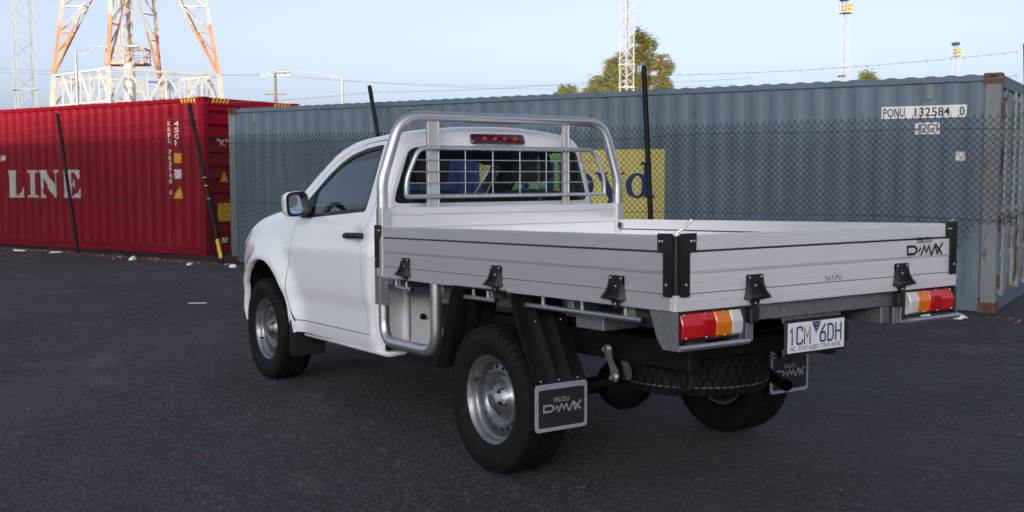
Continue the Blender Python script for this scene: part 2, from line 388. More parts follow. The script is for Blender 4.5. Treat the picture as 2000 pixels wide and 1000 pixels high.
# flat lettering ----------------------------------------------------
def text2d(txt, W, H, bold=0.0):
    cu = bpy.data.curves.new('t', 'FONT'); cu.body = txt; cu.size = 1.0; cu.offset = bold; cu.resolution_u = 3
    ob = bpy.data.objects.new('t', cu); COL.objects.link(ob)
    dg = bpy.context.evaluated_depsgraph_get(); me = bpy.data.meshes.new_from_object(ob.evaluated_get(dg))
    v = np.array([q.co[:2] for q in me.vertices]); f = [tuple(p.vertices) for p in me.polygons]
    bpy.data.objects.remove(ob); bpy.data.curves.remove(cu); bpy.data.meshes.remove(me)
    lo, hi = v.min(0), v.max(0); v = (v-lo)/(hi-lo)*np.array([W, H])
    return v, f
def stroke2d(lines, wd):
    vs_, fs_ = [], []
    for L in lines:
        P = [Vector(p) for p in L]; lf, rg = [], []
        for i, p in enumerate(P):
            d0 = (p-P[i-1]).normalized() if i else None; d1 = (P[i+1]-p).normalized() if i < len(P)-1 else None
            d = (d0 or d1) if (d0 is None or d1 is None) else (d0+d1).normalized()
            nn = Vector((-d.y, d.x)); k = 1.0
            if d0 is not None and d1 is not None: k = min(1.6, 1/max(0.35, nn.dot(Vector((-d0.y, d0.x)))))
            e = Vector((0, 0))
            if d0 is None: e = -d1*wd*0.5
            elif d1 is None: e = d0*wd*0.5
            lf.append(p+e+nn*wd/2*k); rg.append(p+e-nn*wd/2*k)
        for i in range(len(P)-1):
            b = len(vs_); vs_ += [tuple(lf[i]), tuple(rg[i]), tuple(rg[i+1]), tuple(lf[i+1])]; fs_.append((b, b+1, b+2, b+3))
    return np.array(vs_), fs_
def place2d(v, f, org, right, upv, nrm, lift=0.0):
    org, right, upv, nrm = Vector(org), Vector(right), Vector(upv), Vector(nrm)
    return [tuple(org + right*float(a) + upv*float(b) + nrm*lift) for a, b in v], f
def lettering(name, v, f, org, right, upv, nrm, mat, parent, lift=0.0015, rake=False):
    mb = MB(); vv, ff = place2d(v, f, org, right, upv, nrm, lift); vv = [Vector(q) for q in vv]; nn = Vector(nrm); seen = set()
    for i, q in enumerate(ff):
        for j in q:
            if j not in seen and len(ff) < 60: vv[j] = vv[j]+nn*(i % 7)*6e-5; seen.add(j)
    mb.add(vv, ff)
    return mb.build(name, mat, parent, rake, fix=False)
def isuzu_lines(W, H):
    cw = W/5.3; out = []; x = 0
    G = {'I': [[(0, 0), (0, 1)]], 'S': [[(1, 1), (0, 1), (0, .5), (1, .5), (1, 0), (0, 0)]],
         'U': [[(0, 1), (0, 0), (1, 0), (1, 1)]], 'Z': [[(0, 1), (1, 1), (0, 0), (1, 0)]]}
    for ch, wd in zip('ISUZU', (0, .8, .8, .8, .8)):
        for L in G[ch]: out.append([(x+p*cw*wd, q*H) for p, q in L])
        x += cw*(wd+0.42)
    return out
def dmax_lines(W, H):
    S = lambda L: [(p*W, q*H) for p, q in L]
    return [S(L) for L in ([(.035, .12), (.035, .88), (.21, .88), (.275, .65), (.275, .35), (.21, .12), (.035, .12)],
            [(.345, .40), (.37, .62)], [(.405, .02), (.485, .85), (.545, .2), (.61, .85), (.67, .02)],
            [(.70, .02), (.775, .85), (.85, .02)], [(.80, .95), (.97, .05)], [(.845, .05), (.985, 1.0)])]
def badge(parent, org, right, upv, nrm, W, mat, rake=True):
    H = W*0.17
    v, f = stroke2d(dmax_lines(W, H), W*0.042); lettering('badge_lettering', v, f, org, right, upv, nrm, mat, parent, 0.0016, rake)
    v, f = stroke2d(isuzu_lines(W*0.40, W*0.075), W*0.017)
    o2 = Vector(org) + Vector(right)*W*0.30 + Vector(upv)*(H+W*.045)
    lettering('badge_lettering', v, f, o2, right, upv, nrm, mat, parent, 0.0016, rake)

# ------------------------------------------------------------------ ground
U = Vector((0.9191, 0.3940, 0)); V = Vector((0.3940, -0.9191, 0))
def AB(a, b, z=0.0): return U*a + V*b + Vector((0, 0, z))
def sst(t): t = max(0.0, min(1.0, t)); return t*t*(3-2*t)
def gz(a, b): return 0.075*sst((a-4)/7.5)*sst((b-3.5)/3.4)
mb = MB()
aa = [-4000, -400, -60, -15] + list(np.linspace(-8, 30, 58)) + [40, 80, 500, 4000]
bb = [-4000, -400, -60, -20, -8, 0] + list(np.linspace(2.5, 12, 24)) + [20, 60, 300, 4000]
for a in aa:
    for b in bb: mb.v.append(tuple(AB(a, b, gz(a, b))))
nb = len(bb)
for i in range(len(aa)-1):
    for j in range(nb-1): mb.f.append((i*nb+j, i*nb+j+1, (i+1)*nb+j+1, (i+1)*nb+j))
g = mb.build('asphalt_ground', 'asphalt', smooth=40); tag(g, kind='structure')
if sum(p.normal.z for p in g.data.polygons) < 0: g.data.flip_normals()

# ------------------------------------------------------------------ unseen building, added and sized to keep the low sun off the yard
def sun_block():
    root = empty('shade_building', (-84.3, 70.7, 0)); root.rotation_euler.z = R(50)
    tag(root, 'unseen long grey building, added so that its shade covers the yard', 'building')
    H = 20.0; x0, x1 = -46, 46
    MB().box((x0, 0, 0), (x1, 14, H)).build('wall', 'warehouse_wall', root)
    MB().box((x0-.4, -.5, H), (x1+.4, 14.5, H+.35), .05).build('roof', 'warehouse_roof', root)
    dm = MB().box((-2.2, -.06, 0), (2.2, -.002, 4.6), .02).mesh('roller_door')
    for k in range(7): linkmesh('roller_door', dm, 'warehouse_door', root, (x0+7+k*12.4, 0, 0))
sun_block()
def depot():
    root = empty('depot_building', (-46, -22, 0))
    tag(root, 'low pale depot behind the photographer, seen only in the rear window glass', 'building')
    MB().box((-8, -26, 0), (0, 26, 4.6)).build('wall', 'warehouse_wall', root)
    MB().box((-8.3, -26.3, 4.6), (.4, 26.3, 4.9), .04).build('roof', 'litter_white', root)
    dm = MB().box((0.002, -1.8, 0), (.06, 1.8, 3.2), .02).mesh('roller_door')
    for k in range(8): linkmesh('roller_door', dm, 'warehouse_door', root, (0, -22+k*6, 0))
depot()

# ------------------------------------------------------------------ shipping containers
def trap(a, P=0.278, dpt=0.036):
    if P < 0.26: dpt = 0.013
    t = (a % P)/P
    if t < .26: return 0.0
    if t < .50: return dpt*(t-.26)/.24
    if t < .76: return dpt
    return dpt*(1-(t-.76)/.24)
def dent(x, z, P):
    if P > 0.26: return 0.0
    d = .005*math.sin(1.3*x+.7)*math.sin(2.1*z+x*.4)+.004*math.sin(3.1*x+1.9)*math.sin(1.2*z+.5)
    for cx, cz, r_, a in ((2.95, 1.62, .16, .022), (6.2, .8, .35, .016), (9.6, 1.5, .28, .018), (10.4, .7, .3, .020), (1.4, .9, .3, .014), (4.6, 2.1, .25, .012)):
        d += a*math.exp(-((x-cx)**2+(z-cz)**2)/r_**2)
    return d
def breaks(a0, a1, P=0.278):
    out = []; k = math.floor(a0/P)
    while k*P < a1:
        for f in (0, .26, .50, .76):
            q = k*P+f*P
            if a0 < q < a1: out.append(q)
        k += 1
    return [a0]+out+[a1]
class Frame:       # local frame of a container: x along its length, y depth (0 = face to the yard), z up
    def __init__(s, a0, b0, z0, z1, L): s.a0, s.b0, s.z0, s.sl, s.L = a0, b0, z0, (z1-z0)/L, L
    def __call__(s, p): return tuple(AB(s.a0+p[0], s.b0+p[1], s.z0+s.sl*p[0]+p[2]))
    def mb(s, m_):
        m_.v = [s(v) for v in m_.v]; return m_
def wall_decal(name, v, f, fr, x0, z0, mat, parent, mirror=False, lift=0.005, P=0.278, xmax=None):
    # lettering laid on the corrugated side: v in metres, x runs to the camera's right = towards smaller frame x
    bm = bmesh.new(); vs_ = [bm.verts.new((x0-float(a), 0, z0+float(b))) for a, b in v]
    if len(f) < 60:
        for i, q in enumerate(f):
            for j in q: vs_[j].co.y = -(i % 5)*.0003
    for q in f:
        try: bm.faces.new([vs_[i] for i in q])
        except ValueError: pass
    xs = [p.co.x for p in bm.verts]
    for q in breaks(min(xs), max(xs), P)[1:-1]:
        bmesh.ops.bisect_plane(bm, geom=bm.verts[:]+bm.edges[:]+bm.faces[:], plane_co=(q, 0, 0), plane_no=(1, 0, 0))
    if P < .26:
        zs = [p.co.z for p in bm.verts]; q = math.floor(min(zs)/.1)*.1+.1
        while q < max(zs):
            bmesh.ops.bisect_plane(bm, geom=bm.verts[:]+bm.edges[:]+bm.faces[:], plane_co=(0, 0, q), plane_no=(0, 0, 1)); q += .1
    for p in bm.verts: p.co = Vector(fr((p.co.x, INSET+trap(p.co.x, P)+dent(p.co.x, p.co.z, P)-lift+p.co.y, p.co.z)))
    me = bpy.data.meshes.new(name); bm.to_mesh(me); bm.free()
    return linkmesh(name, me, mat, parent)
INSET = 0.022
def rect2d(W, H): return np.array([(0, 0), (W, 0), (W, H), (0, H)]), [(0, 1, 2, 3)]
def casting(fr, x, y, z, sx, sy, root, mat):
    # hollow corner casting: thick plates round a dark cavity, with slots open on the outer faces
    c = MB(); X, Y, Z = 0.178, 0.162, 0.118
    bx = lambda a, b: c.box((x+sx*a[0], y+sy*a[1], z+a[2]), (x+sx*b[0], y+sy*b[1], z+b[2]))
    bx((.030, .030, .002), (X, Y, Z-.002))
    for u0, u1 in ((0, .055), (.118, X)): bx((u0, 0, 0), (u1, .031, Z))
    bx((.0551, .0, 0), (.1179, .031, .026)); bx((.0551, 0, Z-.026), (.1179, .031, Z))
    for u0, u1 in ((.0315, .055), (.112, Y)): bx((0, u0, 0), (.0305, u1, Z))
    bx((0, .0551, 0), (.0305, .1119, .026)); bx((0, .0551, Z-.026), (.0305, .1119, Z))
    return fr.mb(c).build('corner_casting', mat, root)
def container(name, fr, H, mats, label, group, door_at0, P=0.278):
    wall, post, cast, door = mats
    root = empty(name, fr((fr.L/2, 1.2, 0))); tag(root, label, 'container', group)
    inv = Matrix.Translation(-Vector(root.location))
    def put(m_, nm, mt, par=root, sm=None):
        fr.mb(m_); o = m_.build(nm, mt, None, smooth=sm)
        o.data.transform(inv); o.parent = par; return o
    L, W = fr.L, 2.438
    zb, zt = 0.165, H-0.085
    for side in (0, 1):
        m_ = MB(); xs = breaks(0.16, L-0.16, P)
        for x in xs:
            yy = INSET+trap(x, P)
            for q in range(25 if P < .26 else 2):
                nz = 24 if P < .26 else 1; z = zb+(zt-zb)*q/nz; e = 4*(q/nz)*(1-q/nz); y_ = yy+dent(x, z, P)*min(1, e*2)
                m_.v.append((x, y_ if side == 0 else W-y_, z))
        nz = 25 if P < .26 else 2
        m_.f = [(nz*i+q, nz*i+q+1, nz*(i+1)+q+1, nz*(i+1)+q) for i in range(len(xs)-1) for q in range(nz-1)]
        put(m_, 'side_wall', wall)
        y0, y1 = (0.004, 0.064) if side == 0 else (W-.064, W-.004)
        put(MB().box((.178, y0, 0.010), (L-.178, y1, zb), .006), 'bottom_rail', wall)
        put(MB().box((.178, y0+.002, zt), (L-.178, y1, H-.022), .006), 'top_rail', wall)
    # corrugated roof, ridges run across
    m_ = MB(); xs = [0.18]; x = 0.18; p2 = 0.209
    while x+p2 < L-.18:
        xs += [x+p2*.28, x+p2*.48, x+p2*.80, x+p2]; x += p2
    xs.append(L-.18)
    def rz(i): return 0.0 if i in (0, len(xs)-1) else (0.0, 0.020, 0.020, 0.0)[(i-1) % 4] if True else 0
    for i, x in enumerate(xs):
        k = (i-1) % 4; z = H-.020+(0.0 if i in (0, len(xs)-1) else (0.0, .013, .013, 0.0)[k])
        m_.v += [(x, .012, z), (x, W-.012, z), (x, .012, H-.0225), (x, W-.012, H-.0225)]
    for i in range(len(xs)-1):
        a, b = 4*i, 4*i+4
        m_.f += [(a, b, b+1, a+1), (a, a+2, b+2, b), (a+1, b+1, b+3, a+3)]
    put(m_, 'roof', wall)
    for sx, x in ((1, 0.0), (-1, L)):
        for sy, y in ((1, 0.0), (-1, W)):
            q = MB().prism([(x+sx*.006, y+sy*.006), (x+sx*.16, y+sy*.006), (x+sx*.16, y+sy*.026), (x+sx*.075, y+sy*.07), (x+sx*.075, y+sy*.12), (x+sx*.006, y+sy*.12)], .118, H-.118, 'z')
            put(q, 'corner_post', post)
            for z in (0.0, H-.118):
                o = casting(fr, x, y, z, sx, sy, None, cast); o.data.transform(inv); o.parent = root
    # plain end (corrugated horizontally) or door end
    xe, se = (0.0, 1) if door_at0 else (L, -1)
    xp, sp = (L, -1) if door_at0 else (0.0, 1)
    def plain_end(x, s):
        m_ = MB(); z = .17; zs = [z]
        while z+.25 < H-.16: zs += [z+.07, z+.10, z+.19, z+.25]; z += .25
        zs.append(H-.16)
        for i, q in enumerate(zs):
            k = (i-1) % 4; d = 0.02+(0 if i in (0, len(zs)-1) else (0, .045, .045, 0)[k])
            m_.v += [(x+s*d, .12, q), (x+s*d, W-.12, q)]
        m_.f = [(2*i, 2*i+1, 2*i+3, 2*i+2) for i in range(len(zs)-1)]
        put(m_, 'end_wall', wall)
    plain_end(xp, sp)
    for z0, z1 in ((.012, .165), (H-.15, H-.012)):
        for x, s in ((0, 1), (L, -1)):
            put(MB().box((x+s*.010, .165, z0), (x+s*.075, W-.165, z1), .006), 'end_rail', wall)
    for h in (0, 1):
        y0, y1 = (.125, W/2-.006) if h == 0 else (W/2+.006, W-.125)
        d = MB(); xo = xe+se*.035
        d.box((xo, y0, .17), (xo+se*.03, y1, H-.155))
        for k in range(4):
            z0 = .34+k*(H-.7)/4; z1 = z0+(H-.7)/4-.16
            d.box((xo-se*.014, y0+.10, z0), (xo-se*.001, y1-.10, z1), .012)
        dr = put(d, 'door', door)
        for ry in (y0+.24, y1-.20):
            put(MB().tube([(xe+se*.004, ry, .16), (xe+se*.004, ry, H-.14)], .019, 8), 'lock_rod', 'rod_pale', dr, 40)
            for z in (.20, .62, 1.12, H-.62, H-.22):
                put(MB().box((xe-se*.018, ry-.045, z-.035), (xe+se*.034, ry+.045, z+.035), .006), 'rod_bracket', 'rod_pale', dr)
            put(MB().box((xe-se*.03, ry-.30, 1.03), (xe-se*.014, ry+.04, 1.075), .005), 'door_handle', 'rod_pale', dr)
        for z in (.35, .95, 1.55, H-.4):
            yy = .10 if h == 0 else W-.10
            put(MB().box((xe-se*.006, yy-.055, z-.07), (xe+se*.034, yy+.055, z+.07), .006), 'hinge', cast, dr)
    return root, put
GREY = Frame(-0.74, 7.30, -0.005, 0.07, 11.94)
PG = 0.246
groot, gput = container('shipping_container', GREY, 2.595, ('steel_grey', 'steel_grey_rusty', 'steel_rust', 'steel_door'),
    'long weathered grey blue shipping container with rusty corner post behind the truck', 'shipping containers along the fence', True, PG)
def gdecal(name, v, f, a_left, z, mat, lift=0.005):
    # a_left: container coordinate of the picture-left edge
    o = wall_decal(name, v, f, GREY, a_left-GREY.a0, z, mat, None, lift=lift, P=PG)
    o.data.transform(Matrix.Translation(-Vector(groot.location))); o.parent = groot; return o
# yellow and blue company panel, lettering "Lloyd"
gdecal('sign_panel', *rect2d(2.886, 1.06), 6.085, .765, 'sign_yellow', .004)
gdecal('sign_panel', *rect2d(1.55, 1.06), 7.64, .765, 'sign_blue', .004)
def serif_lloyd():
    rects, arcs = [], []
    vs_, fs_ = [], []
    def rec(x0, y0, x1, y1):
        b = len(vs_); vs_.extend([(x0, y0), (x1, y0), (x1, y1), (x0, y1)]); fs_.append((b, b+1, b+2, b+3))
    def poly(P):
        b = len(vs_); vs_.extend(P); fs_.append(tuple(range(b, b+len(P))))
    def ring(cx, cy, rx, ry, tx, ty, a0=0, a1=360, n=28):
        for i in range(n):
            t0, t1 = R(a0+(a1-a0)*i/n), R(a0+(a1-a0)*(i+1)/n)
            poly([(cx+rx*math.cos(t0), cy+ry*math.sin(t0)), (cx+rx*math.cos(t1), cy+ry*math.sin(t1)),
                  (cx+(rx-tx)*math.cos(t1), cy+(ry-ty)*math.sin(t1)), (cx+(rx-tx)*math.cos(t0), cy+(ry-ty)*math.sin(t0))])
    # L
    rec(.06, .03, .17, .43); rec(0, .0, .36, .05); rec(0, .43, .23, .46); rec(.32, .05, .36, .14)
    for x in (.44, .64): rec(x+.03, .03, x+.13, .43); rec(x, 0, x+.16, .03); rec(x, .43, x+.13, .46)
    ring(1.03, .155, .17, .165, .085, .035)
    # y
    poly([(1.24, .31), (1.36, .31), (1.50, .06), (1.43, -.04)]); poly([(1.45, .0), (1.50, .06), (1.60, .31), (1.555, .31)])
    poly([(1.36, -.14), (1.43, -.14), (1.50, .0), (1.45, .02)]); rec(1.21, .30, 1.41, .325); rec(1.52, .30, 1.65, .325); rec(1.33, -.15, 1.41, -.10)
    # d
    ring(1.83, .155, .16, .165, .085, .035); rec(1.93, .0, 2.03, .44); rec(1.88, .42, 2.03, .46); rec(2.03, 0, 2.08, .035)
    return np.array(vs_), fs_
v, f = serif_lloyd()
gdecal('sign_lettering', v, f, 5.42, 1.20, 'sign_blue', .007)
gdecal('number_panel', *rect2d(.905, .135), .510, 2.133, 'decal_white', .004)
for tx, off, wd in (('PONU', .006, .235), ('132584', .345, .375), ('0', .815, .052)):
    v, f = text2d(tx, wd, .098, .012); gdecal('number_lettering', v, f, .497-off, 2.150, 'decal_black', .0065)
gdecal('number_panel', *rect2d(.262, .130), .145, 1.952, 'decal_white', .004)
v, f = text2d('42G1', .225, .095); gdecal('number_lettering', v, f, .127, 1.970, 'decal_black', .0065)
gdecal('sticker', *rect2d(.10, .10), -.29, 1.655, 'decal_white', .004)
gput(MB().box((.70, .004, 2.33), (.77, .040, 2.50), .006), 'vent', 'steel_grey_rusty')
gput(MB().box((11.30, .004, 2.33), (11.37, .040, 2.50), .006), 'vent', 'steel_grey_rusty')
gput(MB().box((.02, .3, 1.55), (.030, .42, 1.85)), 'sticker', 'sign_blue')

RED = Frame(12.67, 8.05, 0.075, 0.085, 12.192)
rroot, rput = container('shipping_container', RED, 2.90, ('steel_red', 'steel_red', 'steel_red', 'steel_red'),
    'bright red shipping container with white LINE lettering at the left', 'shipping containers along the fence', False)
def rdecal(name, v, f, a_left, z, mat, lift=0.005):
    o = wall_decal(name, v, f, RED, a_left-RED.a0, z-RED.z0, mat, None, lift=lift)
    o.data.transform(Matrix.Translation(-Vector(rroot.location))); o.parent = rroot; return o
def line_letters():
    vs_, fs_ = [], []
    def poly(P):
        b = len(vs_); vs_.extend(P); fs_.append(tuple(range(b, b+len(P))))
    rec = lambda x0, y0, x1, y1: poly([(x0, y0), (x1, y0), (x1, y1), (x0, y1)])
    H = .575; S = .05
    # L
    rec(.07, S, .27, H-S); rec(0, 0, .56, S); rec(0, H-S, .34, H); poly([(.40, S), (.56, S), (.56, .22), (.50, .22), (.47, .12), (.40, .07)])
    # I
    x = .70; rec(x+.07, S, x+.27, H-S); rec(x, 0, x+.34, S); rec(x, H-S, x+.34, H)
    # N
    x = 1.13; rec(x+.06, S, x+.13, H-S); rec(x, 0, x+.19, S); rec(x, H-S, x+.20, H); poly([(x+.02, H), (x+.22, H), (x+.60, .16), (x+.60, 0), (x+.50, 0), (x+.13, H-.18)])
    rec(x+.53, .1, x+.60, H-S); rec(x+.46, H-S, x+.67, H)
    # E
    x = 1.92; rec(x+.06, S, x+.26, H-S); rec(x, 0, x+.56, S); rec(x, H-S, x+.54, H); rec(x+.26, .26, x+.42, .31)
    poly([(x+.40, S), (x+.56, S), (x+.58, .20), (x+.52, .20), (x+.48, .11), (x+.40, .08)]); poly([(x+.40, H-S), (x+.54, H-S), (x+.54, H-.18), (x+.48, H-.18), (x+.45, H-.10), (x+.40, H-.07)]); rec(x+.38, .20, x+.42, .37)
    return np.array(vs_), fs_
v, f = line_letters(); rdecal('line_lettering', v, f, 18.90, 1.10, 'letter_white', .006)
for dx in (0, .13):
    v = np.array([(0, .0), (.05, .06), (.09, .06), (.10, .16), (.02, .16), (.0, .12)]); rdecal('quote_mark', v, [(0, 1, 2, 3, 4, 5)], 19.22-dx, 1.83, 'decal_white', .006)
def column(txt, a, ztop, ch, cw, mat='decal_white'):
    z = ztop
    for c in txt:
        if c != ' ':
            v, f = text2d(c, cw if c not in '1I' else cw*.4, ch*.8, .02); rdecal('code_lettering', v, f, a, z-ch, mat, .006)
        z -= ch
column('KKFU 783948 0', 13.72, 2.58, .107, .085)
column('45G1', 13.50, 2.58, .118, .085)
rdecal('sticker', *rect2d(.16, .18), 13.52, 1.78, 'decal_yellow')
rdecal('sticker', *rect2d(.16, .17), 13.53, 1.49, 'decal_white')
rdecal('warning_triangle', np.array([(0, 0), (.26, 0), (.16, .23)]), [(0, 1, 2)], 13.58, 1.12, 'decal_yellow')
rput(MB().box((.95, .006, 2.58), (1.00, .040, 2.76), .005), 'vent', 'steel_red')
def rend(name, v, f, b, z, mat):      # decal on the door end facing the grey container (a = 12.67)
    p = [RED((-.012+0.0, b-RED.b0+float(x), z-RED.z0+float(y))) for x, y in v]
    m_ = MB().add(p, f); o = m_.build(name, mat, None, fix=False); o.data.transform(Matrix.Translation(-Vector(rroot.location))); o.parent = rroot
v, f = text2d('"K" L', .46, .13, .02); rend('end_lettering', v, f, 8.33, 2.09, 'decal_white')
rend('warning_triangle', np.array([(0, 0), (.22, 0), (.11, .20)]), [(0, 1, 2)], 8.38, 1.43, 'decal_yellow')
rend('warning_plate', *rect2d(.34, .34), 8.32, .70, 'decal_yellow')
rend('sticker', *rect2d(.14, .10), 8.40, .30, 'decal_white')
# hazard stripes at the high top corners
def hazard(p0, du, n, horiz):
    m_ = MB()
    for k in range(n):
        s = k*.085; q = [(s, 0), (s+.045, 0), (s+.085, .075), (s+.04, .075)]
        if horiz: m_.add([RED((p0+a, .004, 2.80+b)) for a, b in q], [(0, 1, 2, 3)])
        else: m_.add([RED((.006, p0+a, 2.80+b)) for a, b in q], [(0, 1, 2, 3)])
    o = m_.build('hazard_stripes', 'decal_yellow', None, fix=False); o.data.transform(Matrix.Translation(-Vector(rroot.location))); o.parent = rroot
hazard(.20, 0, 5, True); hazard(.20, 0, 5, False); hazard(1.75, 0, 5, False)

bl = Frame(22.0, 14.5, 0.08, 0.08, 12.19)
broot, bput = container('shipping_container', bl, 3.42, ('blue_container',)*4, 'blue container whose roof edge shows above the red one at far left', 'shipping containers along the fence', False)

# ------------------------------------------------------------------ chain link fence
def fence():
    root = empty('chain_link_fence', AB(9, 7, 0)); tag(root, 'chain link fence with leaning black posts and barbed wire before the containers', 'fence')
    inv = Matrix.Translation(-Vector(root.location))
    def put(m_, nm, mt, sm=None, kind=None, fix=True):
        o = m_.build(nm, mt, None, smooth=sm, fix=fix); o.data.transform(inv); o.parent = root
        if kind: o['kind'] = kind
        return o
    line = [(-1.6, 6.78), (3.2, 6.95), (7.4, 7.0), (11.0, 6.98), (15.6, 7.40), (20.0, 7.62), (26, 7.7)]
    A_ = np.array([p[0] for p in line]); B_ = np.array([p[1] for p in line])
    fb = lambda a: float(np.interp(a, A_, B_))
    # posts: base a, top a, top z, lean towards camera
    posts = [(-1.16, -1.04, 2.83, 0), (3.14, 3.30, 2.87, 0), (7.22, 7.80, 2.85, 0), (11.02, 11.76, 2.74, .02), (15.50, 16.15, 2.77, .1), (19.9, 20.6, 2.78, .1)]
    def postpt(i, z):
        a0, a1, zt, db = posts[i]; t = z/zt; return AB(a0+(a1-a0)*t, fb(a0)-.035+db*t, z+gz(a0, 7)*(1-t))
    for i, (a0, a1, zt, db) in enumerate(posts):
        m_ = MB().tube([postpt(i, z) for z in (-.1, .8, 1.6, 2.2, zt-.02, zt)], [.033]*5+[.022], 10)
        o = put(m_, 'post', 'post_black', 50)
        if i == 3: put(MB().tube([postpt(i, z) for z in (.10, .25, .42)], .0345, 10), 'post_paint_band', 'post_yellow', 50)
        if i == 3:
            for z in (1.10, 1.32, 1.46): put(MB().tube([postpt(i, z), postpt(i, z+.02)], .0348, 8), 'post_paint_band', 'post_yellow', 50)
    # woven wires
    m_ = MB(); ph = .0385; r = .0047; a = -1.0; k = 0
    zt = 2.10
    cells = int((zt-.02)/ph)
    while a < 24.0:
        zz = []
        zlow = float(np.interp(-a, [.30, .62], [0, .95]))
        for j in range(cells+1):
            z = .02+j*ph
            if z < zlow: continue
            pass; s = ph*.5 if (j+k) % 2 else -ph*.5
            aa_ = a+s*2*.5
            wob = .010*math.sin(a*1.7+z*2.1)+.02*math.sin(a*.6)*math.sin(z*1.4)
            if a < .1:      # loose torn edge at the right end
                q = min(1, (0.1-a)/.6); wob -= .16*q*max(0, 1.1-z); aa_ += .22*q*max(0, 1.1-z)
            zz.append(AB(aa_, fb(a)+wob+(.0036 if (j+k) % 2 else -.0036), z+gz(a, 7)))
        zz.append(zz[-1]+Vector((0, 0, .035)))
        m_.tube(zz, r, 3, caps=False); a += ph; k += 1
    o = put(m_, 'chain_link', 'wire_dark', None, 'stuff', fix=False)
    # straining wires and barbed strands
    for z in (.06, 1.04, 1.98):
        pts = [AB(a, fb(a)-.006, z+gz(a, 7)+.012*math.sin(a*2.3+z)+(.02*math.sin(a*.9))) for a in np.arange(-1.0, 24, .5)]
        put(MB().tube(pts, .0045, 4), 'straining_wire', 'wire_dark')
    def barbed(z, a0, a1):
        m_ = MB(); pts = []
        for a in np.arange(a0, a1, .25):
            t = ((a-(-1.0)) % 4.15)/4.15; lean = 0.17*(z/2.8)*sst((a-5)/3)
            pts.append(AB(a+lean*3, fb(a)-.04, z-.05*4*t*(1-t)+gz(a, 7)*.3))
        m_.tube(pts, .0022, 4)
        for i in range(len(pts)-1):
            for q in (.0, .5):
                c = pts[i].lerp(pts[i+1], q); ang = random.uniform(0, 3)
                d = (V*math.cos(ang)+Vector((0, 0, math.sin(ang))))*.016; e = U*.010+Vector((0, 0, .014))
                m_.tube([c-d, c+d], .0016, 3, False); m_.tube([c-e, c+e], .0016, 3, False)
        put(m_, 'barbed_wire', 'wire_zinc', fix=False)
    barbed(2.74, -.95, 23); barbed(2.50, 11.0, 23); barbed(2.33, 11.0, 23); barbed(2.50, -.95, -.2)
fence()

# ------------------------------------------------------------------ the truck: measured surface of the cab
def spl(pts, n=1200, sm=9):
    x = np.array([p[0] for p in pts], float); y = np.array([p[1] for p in pts], float)
    g_ = np.linspace(x[0], x[-1], n); d = np.gradient(y, x)
    i = np.clip(np.searchsorted(x, g_)-1, 0, len(x)-2); h = x[i+1]-x[i]; t = (g_-x[i])/h
    yy = (2*t**3-3*t**2+1)*y[i]+(t**3-2*t**2+t)*h*d[i]+(-2*t**3+3*t**2)*y[i+1]+(t**3-t**2)*h*d[i+1]
    return lambda q: np.interp(q, g_, yy)
ys_z = spl([(.30, .80), (.45, .842), (.55, .862), (.64, .864), (.71, .868), (.78, .883), (.88, .889), (1.0, .890), (1.06, .889), (1.10, .881), (1.20, .864), (1.28, .845), (1.34, .827), (1.42, .803), (1.5, .778), (1.6, .745), (1.7, .708), (1.8, .668), (1.95, .60)])
tap_x = spl([(1.0, 0), (2.6, 0), (3.0, .004), (3.3, .008), (3.5, .022), (3.65, .048), (3.8, .105), (3.92, .23), (4.0, .45), (4.05, .62)])
zh_x = spl([(2.0, 1.36), (2.6, 1.34), (2.9, 1.318), (3.1, 1.295), (3.3, 1.258), (3.45, 1.21), (3.6, 1.13), (3.75, 1.01), (3.86, .86), (3.92, .70), (3.98, .4)])
def Ys(x, z):
    y = ys_z(z)-tap_x(x)
    d = np.sqrt((x-3.06)**2+((z-.47)*1.0)**2)
    fl = np.exp(-((d-.50)/.10)**2*np.where(d > .50, 1.0, .15))
    y = y+.058*fl*np.clip((x-2.2)/.25, 0, 1)
    # door handle bowl
    y = y-.020*np.exp(-((x-1.555)/.055)**2-((z-1.16)/.045)**2)
    return y
def F_cab(x, y, z):
    ay = np.abs(y)
    fs = ay-Ys(x, z)
    fr_ = z-(1.846-.055*(ay/.66)**2-.055*np.clip(x-1.45, 0, 9)**1.6-.06*np.clip(1.45-x, 0, 9))
    fbk = (1.268+.045*(ay/.72)**2+.35*np.clip(z-1.70, 0, 9)**1.5)-x
    fwd = (x-2.15)*.513+(z-1.80)*.858+.08*ay**2
    q = [(fs, .075), (fr_, .085), (fbk, .065), (fwd, .06)]
    a = [np.maximum(f_+.075, 0) for f_, r_ in q]
    ln = np.sqrt(sum(t*t for t in a))
    return np.minimum(np.maximum.reduce([f_ for f_, _ in q]), -.075)+ln
def F_low(x, y, z):
    fs = np.abs(y)-Ys(x, z); ft = z-zh_x(x)-.035*(1-(np.abs(y)/.85)**2); fb_ = 1.268+.045*(np.abs(y)/.72)**2-x
    r_ = .055; a = [np.maximum(t+r_, 0) for t in (fs, ft, fb_)]
    return np.minimum(np.maximum.reduce([fs, ft, fb_]), -r_)+np.sqrt(sum(t*t for t in a))
def F(x, y, z): return np.minimum(F_cab(x, y, z), F_low(x, y, z))
DIRS = {'l': ((0, 1, 0), 1.3), 'r': ((0, -1, 0), 1.3), 'b': ((-1, 0, 0), None), 't': ((0, 0, 1), None), 'f': ((1, 0, 0), None)}
